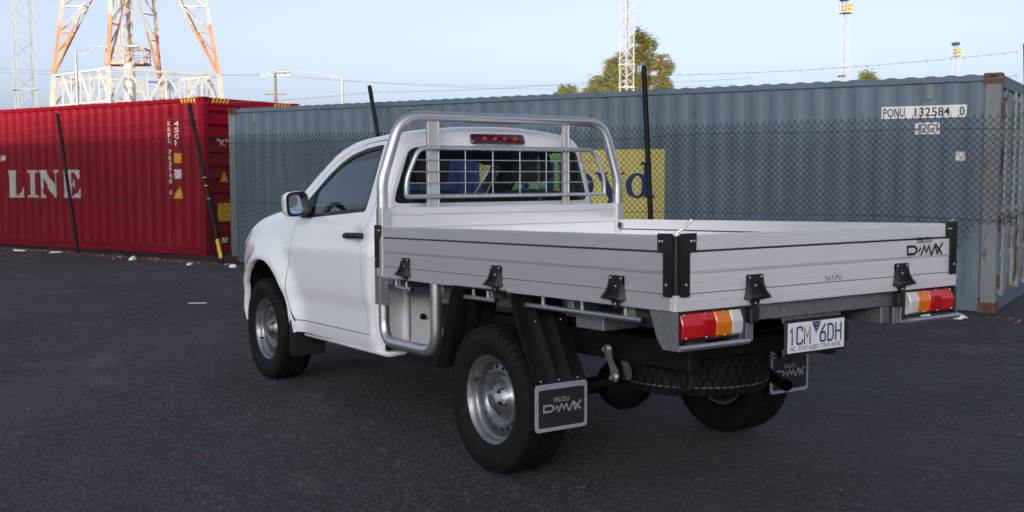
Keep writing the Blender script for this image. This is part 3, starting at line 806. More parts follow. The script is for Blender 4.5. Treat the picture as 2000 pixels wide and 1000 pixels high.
def project(P2, d, FF=F):
    P2 = np.asarray(P2, float); n = len(P2)
    if d in 'lr': mk = lambda s: (P2[:, 0], (s if d == 'l' else -s), P2[:, 1]); far, near = 1.25, 0.25
    elif d == 'b': mk = lambda s: (-s, P2[:, 0], P2[:, 1]); far, near = -1.0, -1.9
    elif d == 'f': mk = lambda s: (s, P2[:, 0], P2[:, 1]); far, near = 4.4, 1.4
    else: mk = lambda s: (P2[:, 0], P2[:, 1], s); far, near = 2.1, .4
    lo = np.full(n, far); hi = np.full(n, near); K = 160
    found = np.zeros(n, bool); best = np.full(n, near); bf = np.full(n, 1e9)
    prev = np.full(n, far)
    for k in range(1, K+1):
        s = far+(near-far)*k/K; sv = np.full(n, s); val = FF(*mk(sv))
        new = (~found) & (val < 0); lo[new] = prev[new]; hi[new] = s; found |= new
        up_ = (~found) & (val < bf); bf[up_] = val[up_]; best[up_] = s
        prev[:] = s
    for _ in range(40):
        md = (lo+hi)/2; val = FF(*mk(md)); ins = val < 0
        hi = np.where(ins, md, hi); lo = np.where(ins, lo, md)
    s = np.where(found, hi, best); x, y, z = mk(s)
    P = np.stack([x+0*s, y+0*s, z+0*s], 1)
    h = .004; G = np.stack([FF(P[:, 0]+h, P[:, 1], P[:, 2])-FF(P[:, 0]-h, P[:, 1], P[:, 2]), FF(P[:, 0], P[:, 1]+h, P[:, 2])-FF(P[:, 0], P[:, 1]-h, P[:, 2]),
                  FF(P[:, 0], P[:, 1], P[:, 2]+h)-FF(P[:, 0], P[:, 1], P[:, 2]-h)], 1)
    G /= np.linalg.norm(G, axis=1)[:, None]+1e-9
    return P, G
def resample(poly, ds):
    out = []; n = len(poly)
    for i in range(n):
        a, b = np.array(poly[i], float), np.array(poly[(i+1) % n], float)
        k = max(1, int(math.ceil(np.linalg.norm(b-a)/ds)))
        out += [tuple(a+(b-a)*j/k) for j in range(k)]
    return out
def chaikin(poly, it=2, keep=()):
    for _ in range(it):
        q = []; n = len(poly)
        for i in range(n):
            a, b = np.array(poly[i]), np.array(poly[(i+1) % n]); q += [tuple(.75*a+.25*b), tuple(.25*a+.75*b)]
        poly = q
    return poly
def round_poly(poly, r, n=5):
    out = []; k = len(poly)
    for i in range(k):
        p0, p, p1 = [Vector(poly[j % k]) for j in (i-1, i, i+1)]
        d0, d1 = (p0-p), (p1-p); l = min(r, d0.length*.45, d1.length*.45)
        a, b = p+d0.normalized()*l, p+d1.normalized()*l
        for t in range(n+1):
            t /= n; out.append(tuple((1-t)**2*a+2*t*(1-t)*p+t*t*b))
    return out
def pip(P, poly):
    P = np.asarray(P); x, y = P[:, 0], P[:, 1]; ins = np.zeros(len(P), bool); q = np.asarray(poly); n = len(q)
    for i in range(n):
        x0, y0 = q[i]; x1, y1 = q[(i+1) % n]
        c = ((y0 > y) != (y1 > y)); xi = (x1-x0)*(y-y0)/((y1-y0) if y1 != y0 else 1e-12)+x0
        ins ^= c & (x < xi)
    return ins
def cdt(outline, holes, sp):
    loops = [resample(outline, sp)]+[resample(h, sp) for h in holes]
    pts = []; edges = []
    for L in loops:
        b = len(pts); pts += L; edges += [(b+i, b+(i+1) % len(L)) for i in range(len(L))]
    q = np.array(loops[0]); lo, hi = q.min(0), q.max(0)
    gx, gy = np.meshgrid(np.arange(lo[0]+sp/2, hi[0], sp), np.arange(lo[1]+sp/2, hi[1], sp)); G = np.stack([gx.ravel(), gy.ravel()], 1)
    if len(G):
        ok = pip(G, loops[0])
        for L in loops[1:]: ok &= ~pip(G, L)
        allp = np.array(pts); G = G[ok]
        if len(G):
            dm = np.array([np.min(np.hypot(allp[:, 0]-g_[0], allp[:, 1]-g_[1])) for g_ in G]); G = G[dm > sp*.45]
        pts += [tuple(g_) for g_ in G]
    v_, e_, f_, *_r = delaunay_2d_cdt([Vector(p) for p in pts], edges, [], 0, 1e-7)
    v_ = np.array([tuple(p) for p in v_]); f_ = [tuple(t) for t in f_]
    c = np.array([v_[list(t)].mean(0) for t in f_]); ok = pip(c, loops[0])
    for L in loops[1:]: ok &= ~pip(c, L)
    return v_, [t for t, k in zip(f_, ok) if k]
def panel(name, outline, d, mat, parent, holes=(), sp=.035, rim=.016, off=0.0, FF=F, lining=None, skip=None):
    v2, fs = cdt(outline, list(holes), sp)
    P, G = project(v2, d, FF)
    P = P+G*off
    verts = [tuple(p) for p in P]; norms = [tuple(g_) for g_ in G]; faces = []
    for t in fs:
        a, b, c = (P[i] for i in t); nn = np.cross(b-a, c-a)
        faces.append(t if nn@G[t[0]] > 0 else t[::-1])
    if rim:
        cnt = {}
        for t in faces:
            for i in range(len(t)):
                e = (t[i], t[(i+1) % len(t)]); cnt[tuple(sorted(e))] = None if tuple(sorted(e)) in cnt else e
        for k, e in cnt.items():
            if e is None: continue
            if skip and skip((v2[e[0]]+v2[e[1]])/2): continue
            a, b = e; pa, pb = P[a], P[b]; tn = pb-pa; outn = np.cross(tn, G[a]); outn /= np.linalg.norm(outn)+1e-9
            base = len(verts); r0 = .0035
            for p, g_ in ((pa, G[a]), (pb, G[b])):
                verts += [tuple(p), tuple(p+outn*r0*.25-g_*r0*.8), tuple(p+outn*r0*.25-g_*rim)]
                nm = g_*.7+outn*.7
                norms += [tuple(g_), tuple(nm/np.linalg.norm(nm)), tuple(outn)]
            faces += [(base, base+1, base+4, base+3), (base+1, base+2, base+5, base+4)]
    me = bpy.data.meshes.new(name); me.from_pydata([rk(p) for p in verts], [], faces)
    me.polygons.foreach_set('use_smooth', [True]*len(me.polygons))
    me.normals_split_custom_set_from_vertices([Vector(n_) for n_ in norms]); me.update()
    o = linkmesh(name, me, mat, parent)
    if lining:
        L = P-G*.028
        me2 = bpy.data.meshes.new(lining); me2.from_pydata([rk(p) for p in L], [], [t for t in faces[:len(fs)]])
        me2.polygons.foreach_set('use_smooth', [True]*len(me2.polygons)); me2.update(); linkmesh(lining, me2, 'lining', o)
    return o, P

TRUCK = empty('utility_truck', (0, 0, 0))
tag(TRUCK, 'white single cab utility truck with flat aluminium tray, seen from its rear corner', 'truck')

# cab side outlines in (x, z) -------------------------------------------------
zs_r = np.linspace(.46, 1.70, 26)
xr = lambda z: 1.268+.045*(float(ys_z(z))/.72)**2+.35*max(0, z-1.70)**1.5+.026
rear_edge = [(xr(z), z) for z in zs_r]
def ztop(x): return 1.846-.055*(.67/.66)**2-.055*max(0, x-1.45)**1.6-.06*max(0, 1.45-x)-.030
corner = [(xr(1.73)+.012, 1.737), (1.375, ztop(1.375)-.006)]
top_edge = [(x, ztop(x)) for x in np.linspace(1.42, 2.02, 14)]
def xw(z): yy = float(ys_z(z)); return 2.15+((1.80-z)*.858-.08*yy*yy)/.513-.030
apil = [(xw(z), z) for z in np.linspace(1.685, 1.40, 12)]
apil = [(2.115, 1.728)]+apil
# door outline
door_front = [(2.50, .558), (2.56, .64), (2.605, .75), (2.618, .87), (2.616, 1.0), (2.60, 1.10), (2.57, 1.19), (2.525, 1.26)]
door_up = [(2.53, 1.33), (2.475, 1.415), (2.36, 1.505), (2.22, 1.595), (2.08, 1.668), (1.93, 1.715), (1.76, 1.745), (1.60, 1.757), (1.47, 1.757), (1.428, 1.74)]
door_rear = [(1.41, 1.62), (1.40, 1.45), (1.385, 1.35), (1.405, 1.28), (1.455, 1.20), (1.470, 1.10), (1.465, .96), (1.445, .76), (1.425, .62), (1.41, .558)]
door_out = door_front+door_up+door_rear
GAP = .006
win = [(2.485, 1.262), (2.455, 1.385), (2.33, 1.475), (2.19, 1.562), (2.06, 1.633), (1.92, 1.682), (1.75, 1.714), (1.58, 1.727), (1.497, 1.727), (1.487, 1.62), (1.483, 1.50), (1.488, 1.40), (1.500, 1.312)]
win = round_poly(win, .022, 3)
def inset(poly, d):
    P = [Vector(p) for p in poly]; n = len(P); ar = sum(P[i].x*P[(i+1) % n].y-P[(i+1) % n].x*P[i].y for i in range(n)); s = 1 if ar > 0 else -1
    out = []
    for i in range(n):
        a, b = (P[i]-P[i-1]), (P[(i+1) % n]-P[i])
        na = Vector((-a.y, a.x)).normalized() if a.length > 1e-9 else Vector((0, 0)); nb_ = Vector((-b.y, b.x)).normalized() if b.length > 1e-9 else na
        m_ = (na+nb_); m_ = m_.normalized() if m_.length > 1e-6 else na
        out.append(tuple(P[i]+m_*d*s))
    return out
arch = [(2.560, .47), (2.568, .56), (2.60, .66), (2.66, .76), (2.75, .85), (2.85, .915), (2.96, .955), (3.07, .965), (3.18, .955), (3.29, .915), (3.385, .85), (3.46, .76), (3.51, .66), (3.535, .56), (3.545, .47)]
for sd_, sg in (('l', 1), ('r', -1)):
    # door with frame and window opening
    dr, _ = panel('door', inset(door_out, GAP), sd_, 'paint_white', TRUCK, [win], .032, .026, lining='door_trim')
    panel('door_gap_shade', inset(door_out, -.013), sd_, 'black_plastic', dr, [inset(door_out, .013)], .04, 0, -.0012)  # black strip stands in for the shade inside the door gap
    # black window surround and glass
    wi = inset(win, .026)
    o, _ = panel('window_seal', inset(win, .002), sd_, 'black_plastic', dr, [wi], .03, .004, -.004)
    panel('window_glass', inset(win, .020), sd_, 'glass_side', dr, [], .06, 0, -.012)
    sail = [(2.478, 1.268), (2.44, 1.372), (2.365, 1.426), (2.352, 1.28)]
    panel('mirror_sail', sail, sd_, 'black_plastic', dr, [], .03, .004, .003)
    panel('window_divider', [(2.352, 1.285), (2.362, 1.432), (2.342, 1.447), (2.330, 1.290)], sd_, 'black_plastic', dr, [], .03, .004, .0015)
    # handle
    hb = MB(); yy = float(Ys(np.array(1.60), np.array(1.16)))
    yb = float(Ys(np.array(1.75), np.array(1.16)))
    hb.tube([(1.460, sg*(yb+.0), 1.166), (1.470, sg*(yb+.026), 1.167), (1.515, sg*(yb+.034), 1.167), (1.615, sg*(yb+.034), 1.165), (1.665, sg*(yb+.027), 1.163), (1.677, sg*(yb-.002), 1.162)], [.016, .018, .018, .018, .018, .016], 10)
    hb.box((1.660, sg*(yb-.01), 1.144), (1.705, sg*(yb+.018), 1.182), .010)
    hb.build('door_handle', 'black_plastic', dr, True, 50)
    # body side behind and above the door
    so = inset(door_out, -GAP*.2)
    dr_pts = [p for p in door_rear]; du_pts = [p for p in door_up]
    side = [(xr(z)-.011, z) for x, z in rear_edge]+[(corner[0][0]-.004, corner[0][1]), corner[1]]+top_edge+apil+[(2.66, 1.36), (2.60, 1.33)]
    side += [(2.535, 1.335)]+[p for p in door_up[1:]]+[p for p in door_rear]+[(1.41, .46)]
    panel('cab_side', side, sd_, 'paint_white', TRUCK, [], .03, .026, lining='pillar_trim', skip=lambda q: q[0] < xr(q[1])+.02 or q[1] > ztop(q[0])-.012 or q[0] > xw(q[1])-.02)
    panel('sill_panel', [(1.418, .462), (2.50, .478), (2.505, .546), (2.49, .556), (1.418, .556)], sd_, 'paint_white', TRUCK, [], .03, .026)
    MB().box((1.22, sg*.70, .438), (2.50, sg*.838, .468), .012).build('sill_flange', 'paint_white', TRUCK, True, 40)
    # front fender round the wheel arch
    fen = [(2.515, .47), (2.512, .552)]+[(p[0]+.002, p[1]) for p in door_front[1:]]+[(2.545, 1.30), (2.62, 1.318)]
    fen += [(x, float(zh_x(x))-.018) for x in np.linspace(2.7, 3.42, 16)]+[(3.50, 1.155), (3.60, 1.075), (3.70, .965), (3.77, .86), (3.80, .72), (3.80, .56), (3.78, .47)]
    fen += arch[::-1]
    panel('front_fender', fen, sd_, 'paint_white', TRUCK, [], .028, .045)
    panel('headlamp', [(3.40, 1.165), (3.52, 1.105), (3.62, 1.02), (3.67, .945), (3.60, .99), (3.50, 1.07)], sd_, 'headlamp_clear', TRUCK, [], .025, .004, .003)
    # wheel arch liner
    lm = MB(); aw = arch
    for i, (x, z) in enumerate(aw):
        for yv in (sg*.895, sg*.45): lm.v.append((x*1.0, yv, z+.004))
    lm.f = [(2*i, 2*i+1, 2*i+3, 2*i+2) for i in range(len(aw)-1)]
    lm.build('arch_liner', 'chassis_black', TRUCK, True, 40)
    # mirror
    mr = MB(); cx, cy, cz = 2.335, sg*.965, 1.367
    prof = [(2.262, 1.0), (2.275, 1.04), (2.32, 1.05), (2.37, .93), (2.405, .62), (2.415, .25)]
    rrp = round_poly([(-.082, -.076), (.072, -.090), (.082, .070), (-.066, .086)], .05, 6)
    k = len(rrp)
    for x, s in prof:
        for a, b in rrp: mr.v.append((x, cy+sg*a*s, cz+b*s))
    for i in range(len(prof)-1):
        for j in range(k): mr.f.append((i*k+j, i*k+(j+1) % k, (i+1)*k+(j+1) % k, (i+1)*k+j))
    mr.f.append(tuple(range((len(prof)-1)*k, len(prof)*k)))
    mo = mr.build('side_mirror', 'paint_white', TRUCK, True, 60)
    bz = MB()
    for x, s in ((2.2615, 1.02), (2.250, .99), (2.257, .80), (2.30, .78)):
        for a, b in rrp: bz.v.append((x, cy+sg*a*s, cz+b*s))
    for i in range(3):
        for j in range(k): bz.f.append((i*k+j, i*k+(j+1) % k, (i+1)*k+(j+1) % k, (i+1)*k+j))
    bz.build('mirror_bezel', 'black_plastic', mo, True, 50)
    gm = MB(); gp = round_poly([(-.066, -.062), (.056, -.074), (.062, .056), (-.050, .070)], .04, 6)
    gm.v = [(2.276-a*.17+b*.11, cy+sg*a*.98, cz+b*.98) for a, b in gp]; gm.f = [tuple(range(len(gp)))]
    gm.build('mirror_glass', 'mirror_glass', mo, True)
    MB().tube([(2.34, sg*.83, 1.285), (2.33, sg*.875, 1.288), (2.325, sg*.91, 1.300)], [.024, .022, .026], 10).build('mirror_arm', 'black_plastic', mo, True, 50)

# rear wall of the cab in (y, z)
lp, _ = project([p for p in rear_edge]+corner[:1], 'l')
edge = [(p[1], p[2]) for p in lp]
tp, _ = project([(1.42, t) for t in ()] or [(1.40, ztop(1.40))], 'l')
yt = [.60, .5, .4, .3, .2, .1, 0]
ztb = lambda y: 1.846-.055*(abs(y)/.66)**2-.06*.16-.020
back = [(e[0], e[1]) for e in edge]+[(.648, 1.772)]+[(y, ztb(y)) for y in yt]
back = back+[(-a, b) for a, b in back[::-1] if a != 0]
rw = round_poly([(.728, 1.372), (.722, 1.42), (.640, 1.675), (.60, 1.700), (.3, 1.712), (0, 1.715), (-.3, 1.712), (-.60, 1.700), (-.640, 1.675), (-.722, 1.42), (-.728, 1.372), (-.70, 1.360), (.70, 1.360)], .03, 4)
bo, bp = panel('cab_rear_wall', back, 'b', 'paint_white', TRUCK, [rw], .032, .0, lining='rear_trim')
panel('rear_window_seal', inset(rw, .002), 'b', 'black_gloss', bo, [inset(rw, .030)], .03, .004, .002)
panel('rear_window_glass', inset(rw, .024), 'b', 'glass_rear', bo, [], .08, 0, -.006)
# roof in (x, y)
tl, _ = project(corner[1:]+top_edge, 'l'); side_r = [(p[0], p[1]) for p in tl]
btop, _ = project([(y, ztb(y)) for y in [.648]+yt], 'b')
bk = [(p[0], p[1]) for p in btop]
al, _ = project(apil[:4], 'l'); side_r += [(p[0], p[1]) for p in al]
half = bk[::-1]+side_r+[(side_r[-1][0]+.03, .55), (2.30, .40), (2.32, .2), (2.325, 0)]
roof = half+[(x, -y) for x, y in half[::-1] if y != 0]
panel('roof', roof, 't', 'paint_white', TRUCK, [], .035, 0, 0, F_cab, lining='headliner')
# windscreen, bonnet, nose
wsl = [(.60, 1.68), (.655, 1.58), (.70, 1.45), (.715, 1.37), (0, 1.33)]
wsp = [(a, b) for a, b in wsl]+[(-a, b) for a, b in wsl[:-1][::-1]]+[(-.4, 1.70), (0, 1.71), (.4, 1.70)]
panel('windscreen', wsp, 'f', 'glass_front', TRUCK, [], .06, 0, -.004, F_cab)
panel('screen_frame', [(.69, 1.69), (.735, 1.55), (.775, 1.40), (.80, 1.33), (.715, 1.33), (.655, 1.58), (.60, 1.70), (.4, 1.735), (0, 1.75), (0, 1.785), (.4, 1.772), (.6, 1.745)], 'f', 'paint_white', TRUCK, [], .03, .02, .001, F_cab)
panel('screen_frame', [(-a, b) for a, b in [(.69, 1.69), (.735, 1.55), (.775, 1.40), (.80, 1.33), (.715, 1.33), (.655, 1.58), (.60, 1.70), (.4, 1.735), (0, 1.75), (0, 1.785), (.4, 1.772), (.6, 1.745)]], 'f', 'paint_white', TRUCK, [], .03, .02, .001, F_cab)
hl, _ = project([(2.62, 1.318)]+[(x, float(zh_x(x))-.018) for x in np.linspace(2.7, 3.42, 16)]+[(3.50, 1.155)], 'l')
hb_ = [(p[0], p[1]-.002) for p in hl]+[(3.58, .60), (3.64, .3), (3.66, 0)]
hood = hb_+[(x, -y) for x, y in hb_[::-1] if y != 0]+[(2.86, -.6), (2.95, 0), (2.86, .6)]
panel('bonnet', hood, 't', 'paint_white', TRUCK, [], .05, .02, 0, F_low, skip=lambda q: q[0] < 2.99 and abs(q[1]) < .70)
nose = [(.70, 1.08), (.76, .9), (.77, .7), (.76, .48)]
nose = nose+[(-a, b) for a, b in nose[::-1]]+[(-.4, 1.16), (0, 1.18), (.4, 1.16)]
panel('front_bumper', nose, 'f', 'paint_white', TRUCK, [[(-.5, .72), (.5, .72), (.46, 1.05), (-.46, 1.05)]], .06, .03, 0, F_low)
MB().box((3.55, -.5, .72), (3.75, .5, 1.05), .03).build('grille', 'black_plastic', TRUCK, True)
MB().box((2.72, -.74, 1.29), (3.0, .74, 1.325), .01).build('cowl', 'black_plastic', TRUCK, True)
# underfloor and cab floor close the body
MB().box((1.30, -.80, .47), (2.55, .80, .50)).build('cab_floor', 'chassis_black', TRUCK, True)
MB().box((2.50, -.78, .50), (2.53, .78, 1.30)).build('firewall', 'lining', TRUCK, True)
# pressed ribs, plugs and vents on the lower rear wall
for yv in (.66, .30, -.30, -.66):
    MB().tube([(1.318 if abs(yv) > .5 else 1.278, yv, .50), (1.305 if abs(yv) > .5 else 1.268, yv, .54), (1.305 if abs(yv) > .5 else 1.268, yv, .86), (1.318 if abs(yv) > .5 else 1.278, yv, .90)], .022, 8).build('pressed_rib', 'paint_white', bo, True, 60)
for yv, zv, q in ((.56, .66, .020), (.47, .56, .014), (.77, .54, .014)):
    MB().lathe([(1.268, 0), (1.268, q*.9), (1.288, q)], 16, 'x', (0, yv, zv)).build('rubber_plug', 'black_plastic', bo, True, 50)
MB().box((1.268, .60, .845), (1.30, .76, .905), .012).build('cab_vent', 'black_plastic', bo, True)
# high brake lamp
bl_ = MB(); pr = round_poly([(-.205, -.030), (.205, -.030), (.200, .034), (-.200, .034)], .022, 5); k = len(pr)
for x, s in ((1.315, 1.0), (1.262, 1.0), (1.252, .94)):
    for a, b in pr: bl_.v.append((x+(b*.35), .012+a*s, 1.756+b*s))
for i in range(2):
    for j in range(k): bl_.f.append((i*k+j, i*k+(j+1) % k, (i+1)*k+(j+1) % k, (i+1)*k+j))
bl_.f.append(tuple(range(2*k, 3*k)))
blo = bl_.build('high_brake_lamp', 'lens_dark', TRUCK, True, 40)
for yv in (-.12, -.045, .03, .105): MB().lathe([(1.2475, 0), (1.2485, .008), (1.2535, .015)], 10, 'x', (0, yv+.012, 1.756)).build('lamp_bulb', 'lens_led', blo, True, 60)

# interior ---------------------------------------------------------------
def seat(yc):
    s = MB(); k = 12
    def blob(prof, wid, name):
        m_ = MB(); q = round_poly(prof, .05, 4); n = len(q)
        for t, sc in ((-1, .80), (-.92, .95), (-.6, 1), (.6, 1), (.92, .95), (1, .80)):
            cxx = sum(p[0] for p in q)/n; czz = sum(p[1] for p in q)/n
            for a, b in q: m_.v.append((cxx+(a-cxx)*sc, yc+t*wid, czz+(b-czz)*sc))
        for i in range(5):
            for j in range(n): m_.f.append((i*n+j, i*n+(j+1) % n, (i+1)*n+(j+1) % n, (i+1)*n+j))
        m_.f += [tuple(range(n)), tuple(range(5*n, 6*n))]
        return m_
    b = blob([(1.40, .85), (1.44, 1.44), (1.53, 1.44), (1.58, .85)], .24, 'b').build('seat_back', 'seat_cloth', TRUCK, True, 60)
    blob([(1.44, .70), (1.46, .88), (2.02, .92), (2.04, .74)], .25, 'c').build('seat_cushion', 'seat_cloth', b, True, 60)
    blob([(1.43, 1.49), (1.44, 1.68), (1.52, 1.68), (1.55, 1.49)], .13, 'h').build('headrest', 'seat_cloth', b, True, 60)
    for t in (-.06, .06): MB().tube([(1.49, yc+t, 1.42), (1.49, yc+t, 1.52)], .006, 6).build('headrest_stay', 'chrome', b, True, 50)
seat(.40); seat(-.40)
MB().prism(round_poly([(2.22, .85), (2.20, 1.16), (2.26, 1.24), (2.60, 1.275), (2.62, .85)], .05, 4), -.78, .78, 'y').build('dashboard', 'dash_grey', TRUCK, True, 50)
st = MB(); c0 = Vector((2.10, -.40, 1.16)); n_ = Vector((-.9, 0, .42)).normalized(); u_ = Vector((0, 1, 0)); v_ = n_.cross(u_)
st.tube([c0+(u_*math.cos(t)+v_*math.sin(t))*.185 for t in np.linspace(0, 2*math.pi, 28, endpoint=False)], .015, 8, closed=True)
for t in (0, math.pi, -math.pi/2): st.tube([c0, c0+(u_*math.cos(t)+v_*math.sin(t))*.185], .016, 6)
st.tube([c0-n_*.02, c0-n_*.25], .03, 8); st.build('steering_wheel', 'black_plastic', TRUCK, True, 60)
MB().box((2.20, -.11, 1.60), (2.235, .11, 1.665), .012).build('interior_mirror', 'black_plastic', TRUCK, True)
for s in (-1, 1):
    MB().prism([(1.36, 1.62), (1.40, 1.62), (1.43, 1.0), (1.39, 1.0)], s*.655, s*.66, 'y').build('seat_belt', 'belt', TRUCK, True)

# wheels -------------------------------------------------------------------
def wheel_meshes():
    out = {}
    half_ = [(.092, .216), (.100, .224), (.109, .240), (.1155, .258), (.1165, .262), (.118, .264), (.1215, .285), (.1225, .303), (.1235, .305), (.1225, .309), (.1195, .330), (.1135, .347), (.104, .3575), (.088, .362)]
    prof = half_+[(0, .3635)]+[(-a, b) for a, b in half_[::-1]]
    out['tyre'] = MB().lathe(prof, 72).mesh('tyre', smooth=50)
    t = MB(); n = 50
    rows = [(-.098, .030, .5, 1.0), (-.056, .044, .0, .55), (0, .040, .5, -.5), (.056, .044, .0, .55), (.098, .030, .5, 1.0)]
    for yc, wd, ph, sk in rows:
        for i in range(n):
            a0 = 2*math.pi*(i+ph)/n; da = 2*math.pi/n*.40
            vs_ = []
            for rr in (.357, .374):
                for sy in (-1, 1):
                    for sa in (-1, 1):
                        ya = yc+sy*wd/2*.94; aa_ = a0+sa*da*(1 if rr < .37 else .94)+sk*sy*.018
                        rad = rr
                        if abs(ya) > .085: rad = rr-(.010 if rr > .37 else .006)*(abs(ya)-.085)/.028
                        vs_.append((rad*math.sin(aa_), ya, rad*math.cos(aa_)))
            t.add(vs_, [(4, 5, 7, 6), (0, 1, 5, 4), (2, 6, 7, 3), (0, 4, 6, 2), (1, 3, 7, 5)])
        if abs(yc) > .09:       # shoulder lugs running down the sidewall
            for i in range(n):
                a0 = 2*math.pi*(i+ph)/n; da = 2*math.pi/n*.33; s = 1 if yc > 0 else -1
                q = [(.1115, .3655), (.1175, .352), (.1205, .342), (.116, .340), (.108, .358)]
                vs_ = [(r_*math.sin(a0+k*da), s*y_, r_*math.cos(a0+k*da)) for k in (-1, 1) for y_, r_ in q]
                t.add(vs_, [tuple(range(5)), tuple(range(5, 10))]+[(j, (j+1) % 5, 5+(j+1) % 5, 5+j) for j in range(5)])
    out['tread'] = t.mesh('tread')
    # steel rim: barrel, then a pressed disc with ventilation holes
    out['rim'] = MB().lathe([(-.085, .214), (-.085, .200), (-.04, .180), (.020, .184), (.034, .187), (.044, .188), (.058, .190), (.064, .195), (.067, .202), (.084, .206), (.090, .210), (.094, .217), (.100, .221), (.101, .224), (.098, .226), (.090, .222)], 72).mesh('rim', smooth=40)
    dep = spl([(.0, .090), (.034, .090), (.040, .088), (.046, .083), (.070, .066), (.084, .050), (.092, .034), (.104, .022), (.118, .024), (.128, .040), (.136, .047), (.144, .047), (.168, .041), (.176, .036), (.184, .022), (.190, .018), (.20, .018)])
    circ = lambda r_, k: [(r_*math.cos(2*math.pi*i/k), r_*math.sin(2*math.pi*i/k)) for i in range(k)]
    holes = []
    for i in range(18):
        a = 2*math.pi*i/18; ca, sa = math.cos(a), math.sin(a)
        holes.append([((.160+.0085*math.cos(t_))*ca-.0135*math.sin(t_)*sa, (.160+.0085*math.cos(t_))*sa+.0135*math.sin(t_)*ca) for t_ in np.linspace(0, 2*math.pi, 10, endpoint=False)])
    for i in range(6):
        a = 2*math.pi*(i+.5)/6; ca, sa = math.cos(a), math.sin(a)
        holes.append([((.066+.017*math.cos(t_))*ca-.0115*math.sin(t_)*sa, (.066+.017*math.cos(t_))*sa+.0115*math.sin(t_)*ca) for t_ in np.linspace(0, 2*math.pi, 12, endpoint=False)])
    v2, fs = cdt(circ(.190, 72), holes, .0075)
    rr = np.hypot(v2[:, 0], v2[:, 1]); yy = dep(rr)
    cap = (rr < .036); yy = np.where(cap, yy+.003, yy)
    m_ = MB().add([(a, y_, b) for (a, b), y_ in zip(v2, yy)], fs)
    out['disc'] = m_.mesh('disc', smooth=35)
    b = MB().lathe([(-.03, .0), (-.03, .175), (-.07, .178)], 40); out['brake_drum'] = b.mesh('brake_drum', smooth=40)
    b = MB().lathe([(.040, .0), (.042, .03), (.030, .088), (.01, .09)], 30); out['hub'] = b.mesh('hub', smooth=40)
    nt_ = MB()
    for i in range(6):
        a = 2*math.pi*(i+.5)/6; c = (.062*math.cos(a), 0, .062*math.sin(a))
        nt_.lathe([(.040, .010), (.060, .010), (.063, .006), (.070, .006), (.072, 0)], 6, 'y', c)
    out['wheel_nuts'] = nt_.mesh('wheel_nuts', smooth=30)
    b = MB().tube([(.150, .05, .125), (.146, .075, .121), (.138, .092, .114)], [.006, .006, .0045], 6); out['valve'] = b.mesh('valve', smooth=40)
    return out
WM = wheel_meshes()
WMAT = dict(tyre='rubber', tread='rubber', rim='wheel_silver', disc='wheel_silver', brake_drum='chassis_black', hub='chassis_black', wheel_nuts='wheel_silver', valve='black_plastic')
def wheel(loc, side, rotx=0, name='wheel', spin=0.0):
    e = linkmesh(name, WM['rim'], 'wheel_silver', TRUCK); e.location = loc
    e.rotation_euler = (rotx, spin if side > 0 else -spin, 0 if side > 0 else math.pi)
    for k, me in WM.items():
        if k == 'rim': continue
        o = linkmesh(k, me, WMAT[k], e)
        if k in ('tread', 'wheel_nuts'): o['kind'] = 'stuff'
    return e
wheel((0, .785, .374), 1, spin=.3); wheel((0, -.785, .374), -1, spin=.9); wheel((3.095, .785, .374), 1, spin=1.2); wheel((3.095, -.785, .374), -1, spin=.5)
sp_ = wheel((-.60, .08, .585), 1, R(-90), 'spare_wheel')
pl_m = MB()
for k_ in range(70):
    a0 = 2*math.pi*k_/70; pl_m.add([(r_*math.sin(a_), y_, r_*math.cos(a_)) for a_, y_, r_ in ((a0, .071, .3748), (a0+.055, .071, .3748), (a0+.055, .0735, .3748), (a0, .0735, .3748))], [(0, 1, 2, 3)])
pl_o = pl_m.build('paint_line', 'flap_grey', sp_, False); pl_o['kind'] = 'stuff'

# tray ----------------------------------------------------------------------
ZT, ZF = 1.228, .928      # top of the sides and underside of the floor rail, body frame
YS, XR_, XF = .909, -1.385, 1.165
def plank_profile(z0, z1, ribs, top=False):
    # returns (offset, z) list: outer face with fine extruded ribs
    P = [(-.004, z0), (0, z0+.003)]
    if ribs:
        k = ribs; h = (z1-z0-.010)/k
        for i in range(k):
            b = z0+.005+i*h; P += [(0, b), (0, b+h*.55), (-.0016, b+h*.65), (-.0016, b+h*.92)]
    P += [(0, z1-.003), (-.004, z1)]
    return P
def dropside(name, x0, x1, face, axis, mat, s=1):
    # face: coordinate of outer face; axis 'x' -> runs along x (side), 'y' -> runs along y (tailgate)
    def run(P, lo, hi):
        m_ = MB(); n = len(P)
        for t in (lo, hi):
            for d, z in P: m_.v.append((t, face+s*d, z) if axis == 'x' else (face+s*d, t, z))
        m_.f = [(i, (i+1) % n, n+(i+1) % n, n+i) for i in range(n)]+[tuple(range(n)), tuple(range(n, 2*n))]
        return m_
    root = run([(-.028, .994), (-.008, .994), (-.008, ZT-.006), (-.028, ZT-.006)], x0+.002, x1-.002).build(name, 'flap_dark', TRUCK, True)  # core coloured dark so the grooves between planks read as shadow lines
    for z0, z1, r_ in ((.9965, 1.0765, 7), (1.0835, 1.1585, 0), (1.1665, ZT, 6)):
        P = plank_profile(z0, z1, r_)+[(-.030 if z1 == ZT else -.0295, z1), (-.030 if z1 == ZT else -.0295, z0)]
        run(P, x0, x1).build('plank', mat, root, True)
    # small proud lip along the middle board
    run([(-.006, 1.0772), (.004, 1.0785), (.004, 1.0815), (-.006, 1.0828)], x0+.001, x1-.001).build('drip_lip', mat, root, True)
    return root
left = dropside('tray_side', XR_+.034, XF-.022, YS, 'x', 'alu_side', 1); left['label'] = 'ribbed aluminium drop side on the near left of the tray'
dropside('tray_side', XR_+.034, XF-.022, -YS, 'x', 'alu_side', -1)
tail = dropside('tailgate', -YS+.034, YS-.034, XR_, 'y', 'alu_tail', -1)
